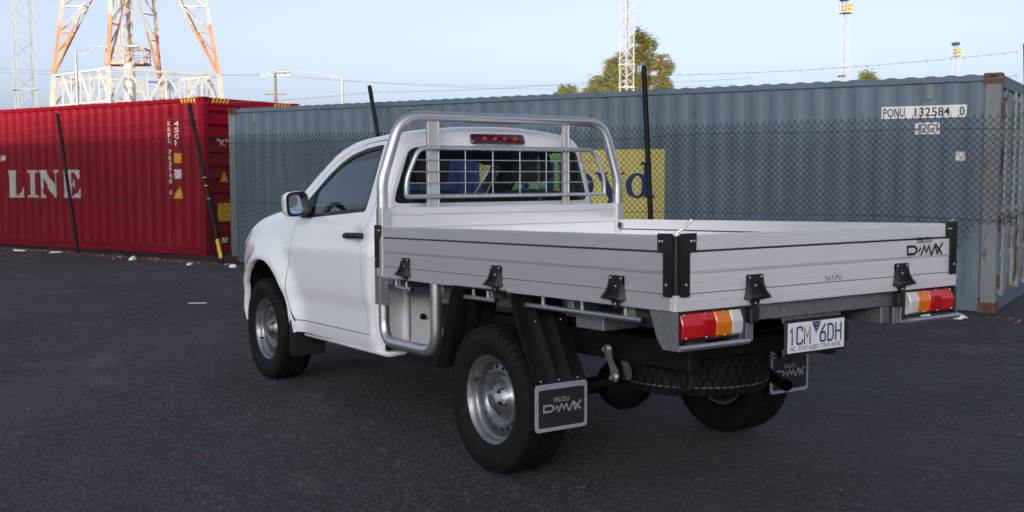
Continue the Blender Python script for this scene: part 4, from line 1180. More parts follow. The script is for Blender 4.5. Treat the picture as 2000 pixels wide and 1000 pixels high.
# floor rail (coaming) all round and floor
MB().box((XR_+.0305, YS-.03, ZF), (XF+.02, YS-.001, .9935), .003).build('floor_rail', 'alu_side', TRUCK, True)
MB().box((XR_+.0305, -YS+.03, ZF), (XF+.02, -YS+.001, .9935), .003).build('floor_rail', 'alu_side', TRUCK, True)
MB().box((XR_+.0005, -YS+.001, ZF), (XR_+.03, YS-.001, .9935), .003).build('floor_rail', 'alu_tail', TRUCK, True)
MB().box((XR_-.0012, -YS, .966), (XR_+.0045, YS, .970), .0005).build('rail_lip', 'alu_tail', TRUCK, True)
MB().box((XR_+.004, YS-.004, .966), (XF+.02, YS+.0002, .970), .0005).build('rail_lip', 'alu_side', TRUCK, True)
fl_ = MB().box((XR_+.031, -YS+.031, .955), (XF, YS-.031, .966)).build('tray_floor', 'alu_side', TRUCK, True)
for k in range(12):
    y0 = -YS+.034+k*.1455; MB().box((XR_+.034, y0, .9665), (XF-.02, y0+.1425, .985), .003).build('floor_plank', 'alu_side', fl_, True)
# badge on tailgate
badge(tail, (XR_-.0006, -.515, 1.0885), (0, -1, 0), (0, 0, 1), (-1, 0, 0), .275, 'decal_black')
v, f = stroke2d([[(0, .012), (.008, .02), (.016, .0)], [(.02, .0), (.03, .02), (.036, .0), (.03, .008)], [(.044, .018), (.054, .018), (.044, .0)], [(.07, .0), (.074, .02), (.084, .02), (.08, .008)], [(.09, .018), (.096, .0), (.104, .018), (.11, .0)]], .0035)
lettering('pen_scribble', v, f, (XR_-.0006, .045, 1.004), (0, -1, 0), (0, 0, 1), (-1, 0, 0), 'decal_black', tail, .0022, True)

RIV = MB().lathe([(0, 0.0055), (.003, .0045), (.0042, 0)], 8, 'z').mesh('rivet', smooth=60)
def rivets(parent, pts, nrm):
    q = Vector(nrm).to_track_quat('Z', 'Y').to_euler()
    for p in pts:
        o = linkmesh('rivet', RIV, 'bolt_zinc', parent); o.location = rk(p); o.rotation_euler = q
def hinge(pos, axis):
    # black drop side hinge: plate, two flared cheeks, lower tongue.  local: u along the side, d outward
    mp = (lambda u, d, z: (pos+u, YS+d, z)) if axis == 'l' else (lambda u, d, z: (pos+u, -YS-d, z)) if axis == 'r' else (lambda u, d, z: (XR_-d, pos+u, z))
    m_ = MB()
    def pr(poly, d0, d1):
        n = len(poly); v_ = [mp(u, d0, z) for u, z in poly]+[mp(u, d1, z) for u, z in poly]
        m_.add(v_, [tuple(range(n)), tuple(range(n, 2*n))]+[(i, (i+1) % n, n+(i+1) % n, n+i) for i in range(n)])
    pl_ = round_poly([(-.046, 1.056), (.046, 1.056), (.046, .985), (-.046, .985)], .008, 3)
    pr(pl_, .0005, .010)
    for s in (-1, 1):      # flared cheeks: tapered fin thickening downwards
        prof = [(0, 1.05, .010), (0, 1.02, .014), (.003, .99, .026), (.010, .966, .044), (.012, .958, .044), (.010, .955, .010)]
        v_, n = [], len(prof)
        for o_, z, d in prof:
            v_ += [mp(s*(.046+o_), .0006, z), mp(s*(.046+o_), d, z), mp(s*(.034+o_*.6), d, z), mp(s*(.034+o_*.6), .0006, z)]
        fcs = []
        for i in range(n-1):
            for j in range(4): fcs.append((4*i+j, 4*i+(j+1) % 4, 4*i+4+(j+1) % 4, 4*i+4+j))
        fcs += [(0, 1, 2, 3), (4*n-4, 4*n-3, 4*n-2, 4*n-1)]; m_.add(v_, fcs)
    pr([(-.046, .985), (.046, .985), (.044, .957), (-.044, .957)], .0055, .020)
    pts = [mp(u, .022+.013*math.cos(t), .966+.013*math.sin(t)) for t in (0,) for u in (-.045, .045)]
    m_.tube([mp(-.046, .022, .964), mp(.046, .022, .964)], .011, 8)
    pr([(-.030, .957), (.030, .957), (.018, .928), (.010, .918), (-.010, .918), (-.018, .928)], .004, .012)
    h = m_.build('hinge_bracket', 'black_plastic', TRUCK, True, 35)
    nn = {'l': (0, 1, 0), 'r': (0, -1, 0), 't': (-1, 0, 0)}[axis]
    rivets(h, [mp(-.034, .010, 1.045), mp(.034, .010, 1.045), mp(0, .010, 1.010), mp(0, .012, .937)], nn)
for x in (.838, -.103, -1.03): hinge(x, 'l'); hinge(x, 'r')
for y in (.478, -.478): hinge(y, 't')
def clamp(mp, nn, u0, name='corner_clamp', lever=False, usgn=1):
    # T shaped black corner plate
    m_ = MB(); P = round_poly([(0, 1.160), (0, .986), (.046, .986), (.046, 1.160), (.078, 1.166), (.080, 1.236), (-.002, 1.236), (-.002, 1.166)], .007, 3)
    n = len(P); v_ = [mp(u*usgn+u0, .0008, z) for u, z in P]+[mp(u*usgn+u0, .011, z) for u, z in P]
    m_.add(v_, [tuple(range(n)), tuple(range(n, 2*n))]+[(i, (i+1) % n, n+(i+1) % n, n+i) for i in range(n)])
    for q in (.006, .020, .034):
        v2_ = [mp((q+a)*usgn+u0, d, z) for d, z in ((.011, .992), (.014, .992), (.014, 1.158), (.011, 1.158)) for a in (0, .005)]
        m_.add(v2_, [(0, 2, 3, 1), (2, 4, 5, 3), (4, 6, 7, 5)])
    o = m_.build(name, 'black_plastic', TRUCK, True, 30)
    rivets(o, [mp(.050*usgn+u0, .011, 1.205), mp(.066*usgn+u0, .011, 1.205), mp(.023*usgn+u0, .014, 1.035)], nn)
    return o
clamp(lambda u, d, z: (u, YS+d, z), (0, 1, 0), XR_+.016)
c2 = clamp(lambda u, d, z: (XR_-d, u, z), (-1, 0, 0), YS-.020, usgn=-1)
clamp(lambda u, d, z: (u, -YS-d, z), (0, -1, 0), XR_+.016)
c4 = clamp(lambda u, d, z: (XR_-d, u, z), (-1, 0, 0), -YS+.020)
clamp(lambda u, d, z: (u, YS+d, z), (0, 1, 0), XF+.045, usgn=-1)
clamp(lambda u, d, z: (u, -YS-d, z), (0, -1, 0), XF+.045, usgn=-1)
for y, c in ((YS, c2), (-YS, c4)):
    s = 1 if y > 0 else -1
    MB().box((XR_+.0005, y-s*.0335, .994), (XR_+.0335, y-s*.0005, 1.226), .004).build('corner_post', 'black_plastic', TRUCK, True)
    lv = [(XR_+.012, y-s*.012, 1.21), (XR_+.012, y-s*.016, 1.240), (XR_-.002, y-s*.036, 1.254), (XR_-.010, y-s*.062, 1.276), (XR_-.013, y-s*.070, 1.290)] if s > 0 else [(XR_+.012, y-s*.012, 1.21), (XR_+.012, y-s*.014, 1.238), (XR_+.006, y-s*.034, 1.246), (XR_-.004, y-s*.050, 1.240)]
    MB().tube(lv, .0048, 8).build('latch_lever', 'chrome', c, True, 60)
MB().box((1.115, -YS+.031, 1.17), (1.165, -YS+.050, 1.205), .004).build('latch_block', 'black_plastic', TRUCK, True)

# headboard ------------------------------------------------------------------
HX = 1.168
hbp = MB().box((HX-.010, -.862, .94), (HX+.012, .862, 1.332)).build('headboard', 'alu_tail', TRUCK, True)
for z0, z1 in ((.990, 1.100), (1.103, 1.213), (1.216, 1.290), (1.293, 1.336)):
    MB().box((HX-.020, -.864, z0), (HX+.018, .864, z1), .003).build('plank', 'alu_tail', hbp, True)
for y in (.885, -.885):
    MB().box((HX-.040, y-.034 if y > 0 else y-.026, .93), (HX+.040, y+.026 if y > 0 else y+.034, 1.336), .004).build('post_socket', 'alu_channel', TRUCK, True)
def arcpath(pts, rad, n=8):
    out = [Vector(pts[0])]
    for i in range(1, len(pts)-1):
        p0, p, p1 = Vector(pts[i-1]), Vector(pts[i]), Vector(pts[i+1]); r_ = rad[i-1] if isinstance(rad, (list, tuple)) else rad
        a = p+(p0-p).normalized()*r_; b = p+(p1-p).normalized()*r_
        for t in range(n+1):
            t /= n; out.append((1-t)**2*a+2*t*(1-t)*p+t*t*b)
    out.append(Vector(pts[-1])); return out
tb = arcpath([(HX, .886, 1.20), (HX, .886, 1.50), (HX, .758, 1.878), (HX, -.758, 1.878), (HX, -.886, 1.50), (HX, -.886, 1.20)], [.05, .13, .13, .05], 9)
MB().tube(tb, .032, 18).build('headboard_tube', 'alu_tube', TRUCK, True, 60)
for y in (.70, -.66): MB().lathe([(1.909, .012), (1.914, .010), (1.915, 0)], 10, 'z', (HX, y, 0)).build('tube_cap', 'black_plastic', TRUCK, True)
for y, wd in ((.548, .078), (-.445, .044)):
    ch = MB().box((HX-.022, y-wd/2, 1.336), (HX+.010, y-wd/2+.010, 1.850), .002).box((HX-.022, y+wd/2-.010, 1.336), (HX+.010, y+wd/2, 1.850), .002).box((HX-.012, y-wd/2+.0105, 1.336), (HX+.008, y+wd/2-.0105, 1.850), .002)
    ch.build('headboard_upright', 'alu_channel', TRUCK, True)
# window guard of welded rods
GX = HX-.036
gf = arcpath([(GX, -.745, 1.40), (GX, .745, 1.40), (GX, .745, 1.50), (GX, .660, 1.690), (GX, -.660, 1.690), (GX, -.745, 1.50), (GX, -.745, 1.40)], [.012, .05, .06, .06, .05], 6)
gd = MB().tube(gf[:-1], .0145, 8, closed=True).build('window_guard', 'zinc_bright', TRUCK, True, 50)
def gw(z): return .745 if z < 1.50 else .745-(z-1.50)/.19*.085
for z in (1.48, 1.548, 1.617): MB().tube([(GX-.004, -gw(z), z), (GX-.004, gw(z), z)], .0032, 6).build('guard_rod', 'zinc_bright', gd, True, 60)
for y in (.335, .135, -.068, -.272): MB().tube([(GX+.004, y, 1.402), (GX+.004, y, 1.688)], .0032, 6).build('guard_rod', 'zinc_bright', gd, True, 60)
for y in (.512, -.432):
    for z in (1.40, 1.69): MB().box((GX-.018, y-.016, z-.004), (GX+.012, y+.016, z+.010), .003).build('guard_clip', 'bolt_zinc', gd, True)

# under tray: step hoop, brackets, rope rails ---------------------------------------
for s in (1, -1):
    hp = arcpath([(1.19, s*.872, .94), (1.19, s*.872, .545), (.565, s*.872, .545), (.565, s*.872, .94)], [.13, .13], 9)
    MB().tube(hp, .032, 16).build('step_hoop', 'alu_tube', TRUCK, True, 60)
    bk_ = MB().box((1.085, s*.893, .765), (1.235, s*.899, .927), .001).box((1.2355, s*.86, .765), (1.2415, s*.905, .992), .001)
    o = bk_.build('hoop_bracket', 'galv', TRUCK, True)
    rivets(o, [(1.205, s*.899, .90), (1.205, s*.899, .79), (1.11, s*.899, .79), (1.11, s*.899, .90)], (0, s, 0))
    for x0, x1, st_ in ((1.20, .87, (1.06, .93)), (.288, -.012, (.20, .06)), (-.28, -1.13, (-.42, -.72, -1.02))):
        rl = MB().tube([(x0, s*.855, .872), (x1, s*.855, .872)], .0125, 12).build('rope_rail', 'zinc_bright', TRUCK, True, 50)
        for x in st_: MB().tube([(x, s*.855, .884), (x, s*.855, .931)], .011, 10).build('standoff', 'zinc_bright', rl, True, 50)
        MB().tube([(x1-.001, s*.855, .872), (x1-.006, s*.855, .872)], .0135, 12).build('end_cap', 'black_plastic', rl, True)
    # tray bearers and runners
for x in (1.05, .55, .05, -.62, -1.05):
    MB().box((x-.022, -.85, .868), (x+.022, .85, .9265), .003).build('cross_bearer', 'galv', TRUCK, True)
for s in (1, -1):
    MB().box((XR_+.06, s*.455-.03, .775), (1.15, s*.455+.03, .8675), .003).build('tray_runner', 'galv', TRUCK, True)
    # chassis rails
    MB().box((-1.02, s*.455-.035, .595), (3.6, s*.455+.035, .735), .008).build('chassis_rail', 'chassis_black', TRUCK, True)
MB().box((-1.0, -.42, .64), (-.93, .42, .72), .01).build('chassis_crossmember', 'chassis_black', TRUCK, True)
MB().box((-.35, -.42, .60), (-.29, .42, .70), .01).build('chassis_crossmember', 'chassis_black', TRUCK, True)
# zinc outrigger box seen between rail and lamp
MB().box((-.80, .60, .79), (-.60, .80, .865), .003).build('outrigger', 'galv', TRUCK, True)
MB().box((-1.24, .60, .74), (-1.20, .68, .866), .003).build('outrigger', 'galv', TRUCK, True)

# axle, springs, tank, exhaust ----------------------------------------------------------
ax = MB().tube([(0, -.68, .374), (0, .68, .374)], .045, 14)
ax.lathe([(-.15, .0), (-.145, .06), (-.11, .115), (-.03, .145), (.04, .145), (.11, .10), (.15, .05)], 24, 'y', (0, .02, .365)); ax.build('rear_axle', 'chassis_black', TRUCK, False, 50)
for s in (1, -1):
    y = s*.52
    for k, (l0, l1) in enumerate(((-.585, .62), (-.50, .52), (-.38, .40), (-.26, .28))):
        pts = [(x, y, .425-k*.012+.115*(x/.6)**2) for x in np.linspace(l0, l1, 9)]
        m_ = MB()
        for i in range(8):
            (xa, _, za), (xb, _, zb_) = pts[i], pts[i+1]
            m_.add([(xa, y-.032, za), (xb, y-.032, zb_), (xb, y+.032, zb_), (xa, y+.032, za), (xa, y-.032, za+.009), (xb, y-.032, zb_+.009), (xb, y+.032, zb_+.009), (xa, y+.032, za+.009)],
                   [(0, 1, 2, 3), (4, 5, 6, 7), (0, 1, 5, 4), (2, 3, 7, 6), (0, 3, 7, 4), (1, 2, 6, 5)])
        m_.build('spring_leaf', 'chassis_black', TRUCK, False)
    sp_poly = round_poly([(-.505, .672), (-.535, .685), (-.560, .672), (-.565, .62), (-.592, .585), (-.612, .560), (-.612, .520), (-.590, .505), (-.566, .520), (-.558, .560), (-.535, .600), (-.515, .63)], .014, 3)
    sh = MB().prism(sp_poly, y+.036, y+.044, 'y').build('spring_shackle', 'bolt_zinc', TRUCK, True)
    for x, z in ((-.535, .660), (-.590, .530)):
        MB().lathe([(.044, .019), (.052, .019), (.054, .013), (.070, .011), (.072, 0)], 8, 'y', (x, y, z)).build('shackle_bolt', 'bolt_zinc', sh, True, 30)
    MB().prism(sp_poly, y-.044, y-.036, 'y').build('shackle_plate', 'bolt_zinc', sh, True)
    MB().tube([(.02, y-.10, .44), (-.10, y-.12, .80)], [.03, .026], 10).build('shock_absorber', 'chassis_black', TRUCK, True, 50)
MB().box((.45, .15, .47), (1.15, .43, .66), .04).build('fuel_tank', 'chassis_black', TRUCK, True)
MB().box((.2, -.38, .50), (1.6, -.1, .62), .04).build('muffler', 'chassis_black', TRUCK, True)
MB().tube([(1.9, -.1, .56), (.8, -.1, .60)], .055, 12).build('propeller_shaft', 'chassis_black', TRUCK, True, 50)
ex = arcpath([(.3, -.47, .58), (-.12, -.47, .62), (-.45, -.47, .52), (-.66, -.40, .468), (-.87, -.305, .452)], [.1, .1, .08], 5)
MB().tube(ex, .031, 14, caps=False).tube([p for p in ex[-8:]], .027, 14, caps=False).build('exhaust_pipe', 'chassis_black', TRUCK, False, 60)
MB().box((-.70, -.02, .45), (-.64, .20, .468), .004).build('spare_carrier', 'chassis_black', TRUCK, True)
hk = arcpath([(-.50, .36, .590), (-.66, .36, .590), (-.735, .36, .530), (-.80, .36, .480), (-.90, .36, .490), (-.845, .33, .63)], [.04, .04, .04, .045], 5)
MB().tube(hk, .016, 8).build('tow_loop', 'chassis_black', TRUCK, True, 60)
MB().tube([(-.60, .37, .70), (-.52, .40, .60), (-.42, .42, .68), (-.20, .44, .74)], .008, 6).build('wiring_loom', 'cable', TRUCK, True, 60)
MB().tube([(-.2, -.3, .70), (-.6, -.32, .66), (-1.0, -.4, .78), (-1.25, -.45, .80)], .008, 6).build('wiring_loom', 'cable', TRUCK, True, 60)

# mudguards and flaps ---------------------------------------------------------------------
def guardpanel(p_top, p_bot, s, name='mudguard', y0=.625, y1=.925):
    (xa, za), (xb, zb_) = p_top, p_bot; m_ = MB()
    d = Vector((xb-xa, 0, zb_-za)); nrm = Vector((d.z, 0, -d.x)).normalized()*(-1 if xb < xa else 1)
    ys_ = [y0, y0+.06, y0+.075, y0+.085, y0+.10, y0+.15, y0+.165, y0+.175, y0+.19, y1-.035, y1-.02, y1]
    of = [0, 0, .007, .007, 0, 0, .007, .007, 0, 0, .008, .008]
    for (x, z) in (p_top, p_bot):
        for y, o_ in zip(ys_, of):
            for th in (0, .006): m_.v.append((x-nrm.x*(o_-th), s*y, z-nrm.z*(o_-th)))
    n = len(ys_)
    for i in range(n-1):
        for t in (0, 1): m_.f.append((2*i+t, 2*i+2+t, 2*n+2*i+2+t, 2*n+2*i+t))
    for i in (0, n-1): m_.f.append((2*i, 2*i+1, 2*n+2*i+1, 2*n+2*i))
    for b in (0, 2*n):
        for i in range(n-1): m_.f.append((b+2*i, b+2*i+1, b+2*i+3, b+2*i+2))
    return m_.build(name, 'guard_black', TRUCK, True, 30)
for s in (1, -1):
    mg = guardpanel((-.22, .926), (-.452, .50), s)
    rivets(mg, [(-.448, s*.675, .525), (-.448, s*.785, .525), (-.448, s*.89, .525), (-.305, s*.82, .79), (-.305, s*.67, .79)], (-1, 0, .4))
    guardpanel((.30, .926), (.47, .48), s)
    guardpanel((.30, .927), (-.19, .930), s, 'mudguard_top')
    fo = round_poly([(s*.932, .512), (s*.932, .288), (s*.630, .288), (s*.630, .512)], .022, 5)
    fp = MB().prism(fo, -.464, -.458, 'x').build('mudflap', 'flap_grey', TRUCK, True)
    fi = round_poly([(s*.914, .486), (s*.914, .306), (s*.648, .306), (s*.648, .486)], .014, 4)
    MB().prism(fi, -.4655, -.4642, 'x').build('flap_panel', 'flap_dark', fp, True)
    yl = .893 if s > 0 else -.668
    badge(fp, (-.4658, yl, .378), (0, -1, 0), (0, 0, 1), (-1, 0, 0), .225, 'flap_grey')
    # front wheel flap
    MB().prism(round_poly([(s*.925, .56), (s*.925, .30), (s*.66, .30), (s*.66, .56)], .02, 3), 2.535, 2.543, 'x').build('front_mudflap', 'black_plastic', TRUCK, True)

# tail lamps -------------------------------------------------------------------------------
for s in (1, -1):
    X0 = XR_-.004
    gp = MB()
    side_p = [(-1.395, .926), (-1.23, .926), (-1.275, .815), (-1.31, .775), (-1.395, .775)]
    gp.prism(side_p, s*.900, s*.906, 'y')
    gp.box((-1.398, s*.53, .772), (-1.31, s*.8995, .778), .001).box((-1.4035, s*.53, .772), (-1.3985, s*.906, .797), .0015)
    gp.box((-1.36, s*.522, .772), (-1.30, s*.528, .926), .001)
    br = gp.build('lamp_bracket', 'zinc_bright' if s < 0 else 'galv', TRUCK, True)
    MB().tube([(-1.402, s*.522, .786), (-1.402, s*.905, .786)], .012, 10).build('bracket_lip', 'zinc_bright', br, True, 50)
    lb = MB().box((-1.365, s*.535, .800), (-1.352, s*.898, .926), .003).box((-1.392, s*.886, .800), (-1.353, s*.898, .926), .003).build('tail_lamp', 'black_plastic', TRUCK, True)
    def lensp(y0, y1, mat, nm):
        pf = [(-1.352, .918), (-1.378, .915), (-1.398, .872), (-1.392, .822), (-1.378, .812), (-1.352, .812)]
        q = MB(); n = len(pf)
        for t, sc in ((y0, .0), (y0+.004*np.sign(y1-y0), 1), (y1-.004*np.sign(y1-y0), 1), (y1, .0)):
            for x, z in pf: q.v.append((x+(1-sc)*.004*(x < -1.36), s*t, z))
        for i in range(3):
            for j in range(n): q.f.append((i*n+j, i*n+(j+1) % n, (i+1)*n+(j+1) % n, (i+1)*n+j))
        q.f += [tuple(range(n)), tuple(range(3*n, 4*n))]
        return q.build(nm, mat, lb, True, 25)
    lensp(.878, .694, 'lens_red', 'red_lens'); lensp(.693, .608, 'lens_amber', 'amber_lens'); lensp(.607, .545, 'lens_clear', 'clear_lens')
    MB().box((-1.4025, s*.708, .830), (-1.392, s*.768, .890), .003).build('reflector', 'lens_reflector', lb, True)
    rivets(lb, [(-1.394, s*.86, .822), (-1.394, s*.75, .820), (-1.394, s*.65, .820), (-1.382, s*.86, .912), (-1.382, s*.75, .912), (-1.382, s*.65, .912), (-1.382, s*.55, .820)], (-1, 0, 0))
    MB().box((-1.398, s*.478-.026, .855), (-1.36, s*.478+.026, .918), .005).build('rubber_buffer', 'black_plastic', TRUCK, True)
    MB().box((-1.366, s*.478-.022, .775), (-1.358, s*.478+.022, .856), .002).build('buffer_plate', 'galv', TRUCK, True)
MB().box((-1.335, -.50, .855), (-1.295, .50, .9265), .003).build('rear_bearer', 'galv', TRUCK, True)

# number plate ---------------------------------------------------------------------------------
pb = MB().box((-1.332, -.20, .895), (-1.300, .245, .903), .002).box((-1.337, -.205, .880), (-1.332, .25, .903), .0015).box((-1.306, -.165, .822), (-1.301, .215, .8945), .001)
pbo = pb.build('plate_bracket', 'galv', TRUCK, True)
fr_ = MB().box((-1.326, -.176, .679), (-1.312, .220, .837), .008).build('number_plate', 'black_plastic', TRUCK, True)
MB().box((-1.3285, -.162, .692), (-1.3262, .206, .824), .001).build('plate_sheet', 'white_plate', fr_, True)
PX = -1.3286
PG_ = {'1': [[(.0, .78), (.55, 1), (.55, 0)]], 'C': [[(1, .8), (1, .9), (.85, 1), (.15, 1), (0, .9), (0, .1), (.15, 0), (.85, 0), (1, .1), (1, .2)]],
       'M': [[(0, 0), (0, 1), (.5, .35), (1, 1), (1, 0)]], '6': [[(.9, 1), (.35, .72), (0, .40), (0, .12), (.15, 0), (.85, 0), (1, .12), (1, .42), (.85, .54), (.15, .54), (.03, .46)]],
       'D': [[(0, 0), (0, 1), (.7, 1), (1, .82), (1, .18), (.7, 0), (0, 0)]], 'H': [[(0, 0), (0, 1)], [(1, 0), (1, 1)], [(.05, .52), (.95, .52)]]}
for ch, y0, y1 in (('1', .190, .172), ('C', .150, .116), ('M', .102, .066), ('6', -.002, -.034), ('D', -.052, -.086), ('H', -.104, -.138)):
    v, f = stroke2d([[(p*(y0-y1), q*.072) for p, q in L] for L in PG_[ch]], .0095); lettering('plate_lettering', v, f, (PX, y0, .730), (0, -1, 0), (0, 0, 1), (-1, 0, 0), 'plate_blue', fr_, .0008, True)
v, f = text2d('VIC - STAY ALERT  STAY ALIVE.', .335, .018, .008); lettering('plate_lettering', v, f, (PX, .196, .701), (0, -1, 0), (0, 0, 1), (-1, 0, 0), 'plate_blue', fr_, .0008, True)
lettering('plate_emblem', np.array([(0, .056), (.031, 0), (.062, .056)]), [(0, 1, 2)], (PX, .056, .766), (0, -1, 0), (0, 0, 1), (-1, 0, 0), 'plate_blue', fr_, .0008, True)
for y, z in ((.040, .812), (.026, .806), (.010, .812), (.024, .790), (.027, .776)):
    lettering('plate_emblem', np.array([(0, 0), (.004, .002), (.002, .005), (-.002, .005), (-.004, .002)]), [(0, 1, 2, 3, 4)], (PX, y, z), (0, -1, 0), (0, 0, 1), (-1, 0, 0), 'white_plate', fr_, .0016, True)
MB().box((-1.315, -.215, .715), (-1.29, -.172, .80), .006).build('plate_lamp', 'black_plastic', TRUCK, True)

# ------------------------------------------------------------------ far lattice towers
def lat(m_, A, B, w): m_.tube([A, B], w, 4, False)
def big_tower():
    L, Rr = Vector((114.2, -18.5, 12.15)), Vector((104.8, -32.7, 12.1)); c = (L+Rr)/2; ax_ = (Rr-L).normalized(); dp = Vector((ax_.y, -ax_.x, 0))
    if dp.dot(Vector((1, 0, 0))) < 0: dp = -dp
    hw = (Rr-L).length/2
    root = empty('lattice_tower', (c.x, c.y, 0)); tag(root, 'huge orange and white lattice tower with spread legs, at far left', 'tower')
    corners = [c-ax_*hw, c+dp*hw*.9+Vector((0, 0, 0)), c+ax_*hw, c-dp*hw*.9]
    inv = Matrix.Translation(-root.location)
    def put(m_, nm, mt='tower_paint', par=root): 
        o = m_.build(nm, mt, None, fix=False); o.data.transform(inv); o.parent = par; return o
    Z = Vector((0, 0, 1))
    for i, P in enumerate(corners):
        inw = (c-P); inw.z = 0; inw.normalize(); sd_ = Vector((-inw.y, inw.x, 0))
        m_ = MB()
        H_ = 22.0
        o_top = P+Z*H_+inw*H_*.155
        i1 = P+Z*H_+inw*H_*.50+sd_*2.0; i2 = P+Z*H_+inw*H_*.50-sd_*2.0
        foot = P-inw*1.1; foot.z = 0
        lat(m_, P, foot, .30)
        for q, r_ in ((o_top, .22), (i1, .13), (i2, .13)): lat(m_, P, q, r_)
        ks = (.10, .20, .32, .46, .62, .80, 1.0)
        for k, t in enumerate(ks):
            a, b, d = P.lerp(o_top, t), P.lerp(i1, t), P.lerp(i2, t)
            for p, q in ((a, b), (b, d), (d, a)): lat(m_, p, q, .065)
            if k: 
                a0, b0, d0 = P.lerp(o_top, ks[k-1]), P.lerp(i1, ks[k-1]), P.lerp(i2, ks[k-1])
                lat(m_, a0, b, .07); lat(m_, a0, d, .07); lat(m_, b0, d, .05)
        put(m_, 'leg')
    for i in range(4):
        A, B = corners[i], corners[(i+1) % 4]; m_ = MB(); lo = Vector((0, 0, -3.1)); mid = Vector((0, 0, .9))
        n = 6
        for k in range(n):
            t0, t1 = k/n, (k+1)/n; arch0 = arch1 = 0.0
            a0, a1 = A.lerp(B, t0)+Z*arch0, A.lerp(B, t1)+Z*arch1; b0, b1 = A.lerp(B, t0)+lo, A.lerp(B, t1)+lo
            lat(m_, a0, a1, .15); lat(m_, b0, b1, .11); lat(m_, a0 if k % 2 else b0, b1 if k % 2 else a1, .13); lat(m_, a1, b1, .08)
            lat(m_, a0-Z*.8, a1-Z*.8, .06)
            if k in (2, 3): lat(m_, b1 if k == 2 else b0, A.lerp(B, .5)+Vector((0, 0, -12)), .12)
        put(m_, 'belt_truss', 'lattice_white')
    m_ = MB(); pc = c-dp*2.0; pc.z = 0
    m_.tube([pc, pc+Z*13.2], .55, 10, False); put(m_, 'mast_pipe', 'lattice_white')
    m_ = MB(); pq = pc+ax_*(-.2); 
    for dx, dy in ((-.5, -.5), (.5, -.5), (.5, .5), (-.5, .5)): m_.tube([pq+Vector((dx, dy, 13)), pq+Vector((dx, dy, 34))], .09, 4, False)
    for k in range(18):
        z = 13+k*1.15
        for (a, b) in (((-.5, -.5), (.5, -.5)), ((.5, -.5), (.5, .5)), ((.5, .5), (-.5, .5)), ((-.5, .5), (-.5, -.5))):
            lat(m_, pq+Vector((*a, z)), pq+Vector((*b, z+1.15)), .05)
    put(m_, 'inner_mast', 'lattice_white')
    m_ = MB(); m_.tube([pc+Vector((0, 0, 13.2)), pc+Vector((0, 0, 34))], .16, 6, False); put(m_, 'cable_riser', 'lattice_rust')
    m_ = MB()
    q0 = pc+ax_*(-2.4)+Z*13.2
    fl = [q0, q0+ax_*3.9, q0+ax_*3.9+dp*2, q0+dp*2]
    for k in range(4):
        a, b = fl[k], fl[(k+1) % 4]; lat(m_, a, b, .14); lat(m_, a+Z*1.5, b+Z*1.5, .07); lat(m_, a, a+Z*1.5, .07); lat(m_, a, b+Z*1.5, .04); lat(m_, (a+b)/2, (a+b)/2+Z*1.5, .05); lat(m_, a+Z*.75, b+Z*.75, .04)
    m_.add([tuple(p) for p in fl]+[tuple(p-Z*.12) for p in fl], [(0, 1, 2, 3), (4, 5, 6, 7), (0, 1, 5, 4), (1, 2, 6, 5), (2, 3, 7, 6), (3, 0, 4, 7)])
    put(m_, 'platform', 'lattice_rust')
big_tower()
def mast(loc, wd, z1, mat, label, step=None, plat=None, mid=None, chord=.05, brace=.025, box=None, lamp=None):
    root = empty('lattice_mast', loc); tag(root, label, 'mast', 'slim lattice masts beyond the containers')
    h = wd/2; step = step or wd; m_ = MB()
    cs = [(-h, -h), (h, -h), (h, h), (-h, h)]
    for c in cs: m_.tube([(*c, 0), (*c, z1)], chord, 4, False)
    m_.build('chords', mat, root, fix=False); m_ = MB(); z = 0; k = 0
    while z+step <= z1:
        for i in range(4):
            a, b = cs[i], cs[(i+1) % 4]
            if k % 2: a, b = b, a
            m_.tube([(*a, z), (*b, z+step)], brace, 3, False)
        z += step; k += 1
    m_.build('bracing', mat, root, fix=False)
    for zz in (mid or ()):
        m_ = MB()
        for i in range(4): m_.tube([(*[q*1.15 for q in cs[i]], zz), (*[q*1.15 for q in cs[(i+1) % 4]], zz)], chord*1.6, 4)
        m_.build('ring_frame', mat, root)
    if plat:
        s = plat; m_ = MB().box((-s, -s, z1), (s, s, z1+.12))
        for i, (a, b) in enumerate(((-s, -s), (s, -s), (s, s), (-s, s))):
            m_.tube([(a, b, z1), (a, b, z1+1.1)], .045, 4); n = ((-s, -s), (s, -s), (s, s), (-s, s))[(i+1) % 4]
            for zz in (.55, 1.1): m_.tube([(a, b, z1+zz), (*n, z1+zz)], .04, 4)
        m_.build('platform', mat, root)
        MB().box((-s*.8, -s*.5, z1+.12), (-s*.05, s*.5, z1+1.25), .03).build('equipment_box', 'box_yellow', root)
        for dx in (-.3, .5):
            MB().tube([(dx*s, .2, z1), (dx*s, .2, z1+1.9)], .05, 5).box((dx*s-.3, -.1, z1+1.7), (dx*s+.35, .5, z1+2.15), .05).build('floodlight', 'cable', root)
    if lamp:
        MB().tube([(0, 0, lamp), (h+.9, -.9, lamp)], .05, 5).box((h+.5, -1.5, lamp-.12), (h+1.4, -.7, lamp+.12), .04).build('floodlight', 'cable', root)
mast((126.6, -17.8, 0), 1.9, 40, 'lattice_grey', 'slim grey lattice mast at the left edge beside the big tower', mid=(11.6,), chord=.07, brace=.035)
mast((73.5, -61.1, 0), .92, 40, 'lattice_white', 'white lattice mast rising in front of the tall gum tree', step=.6, mid=(9.9, 12.0), chord=.055, brace=.035)
mast((96.1, -119.7, 0), .80, 24.4, 'lattice_white', 'tall white mast with yellow box platform cut by the top edge', step=1.0, plat=.85, mid=(17.0,), chord=.035, brace=.016, lamp=15.8)
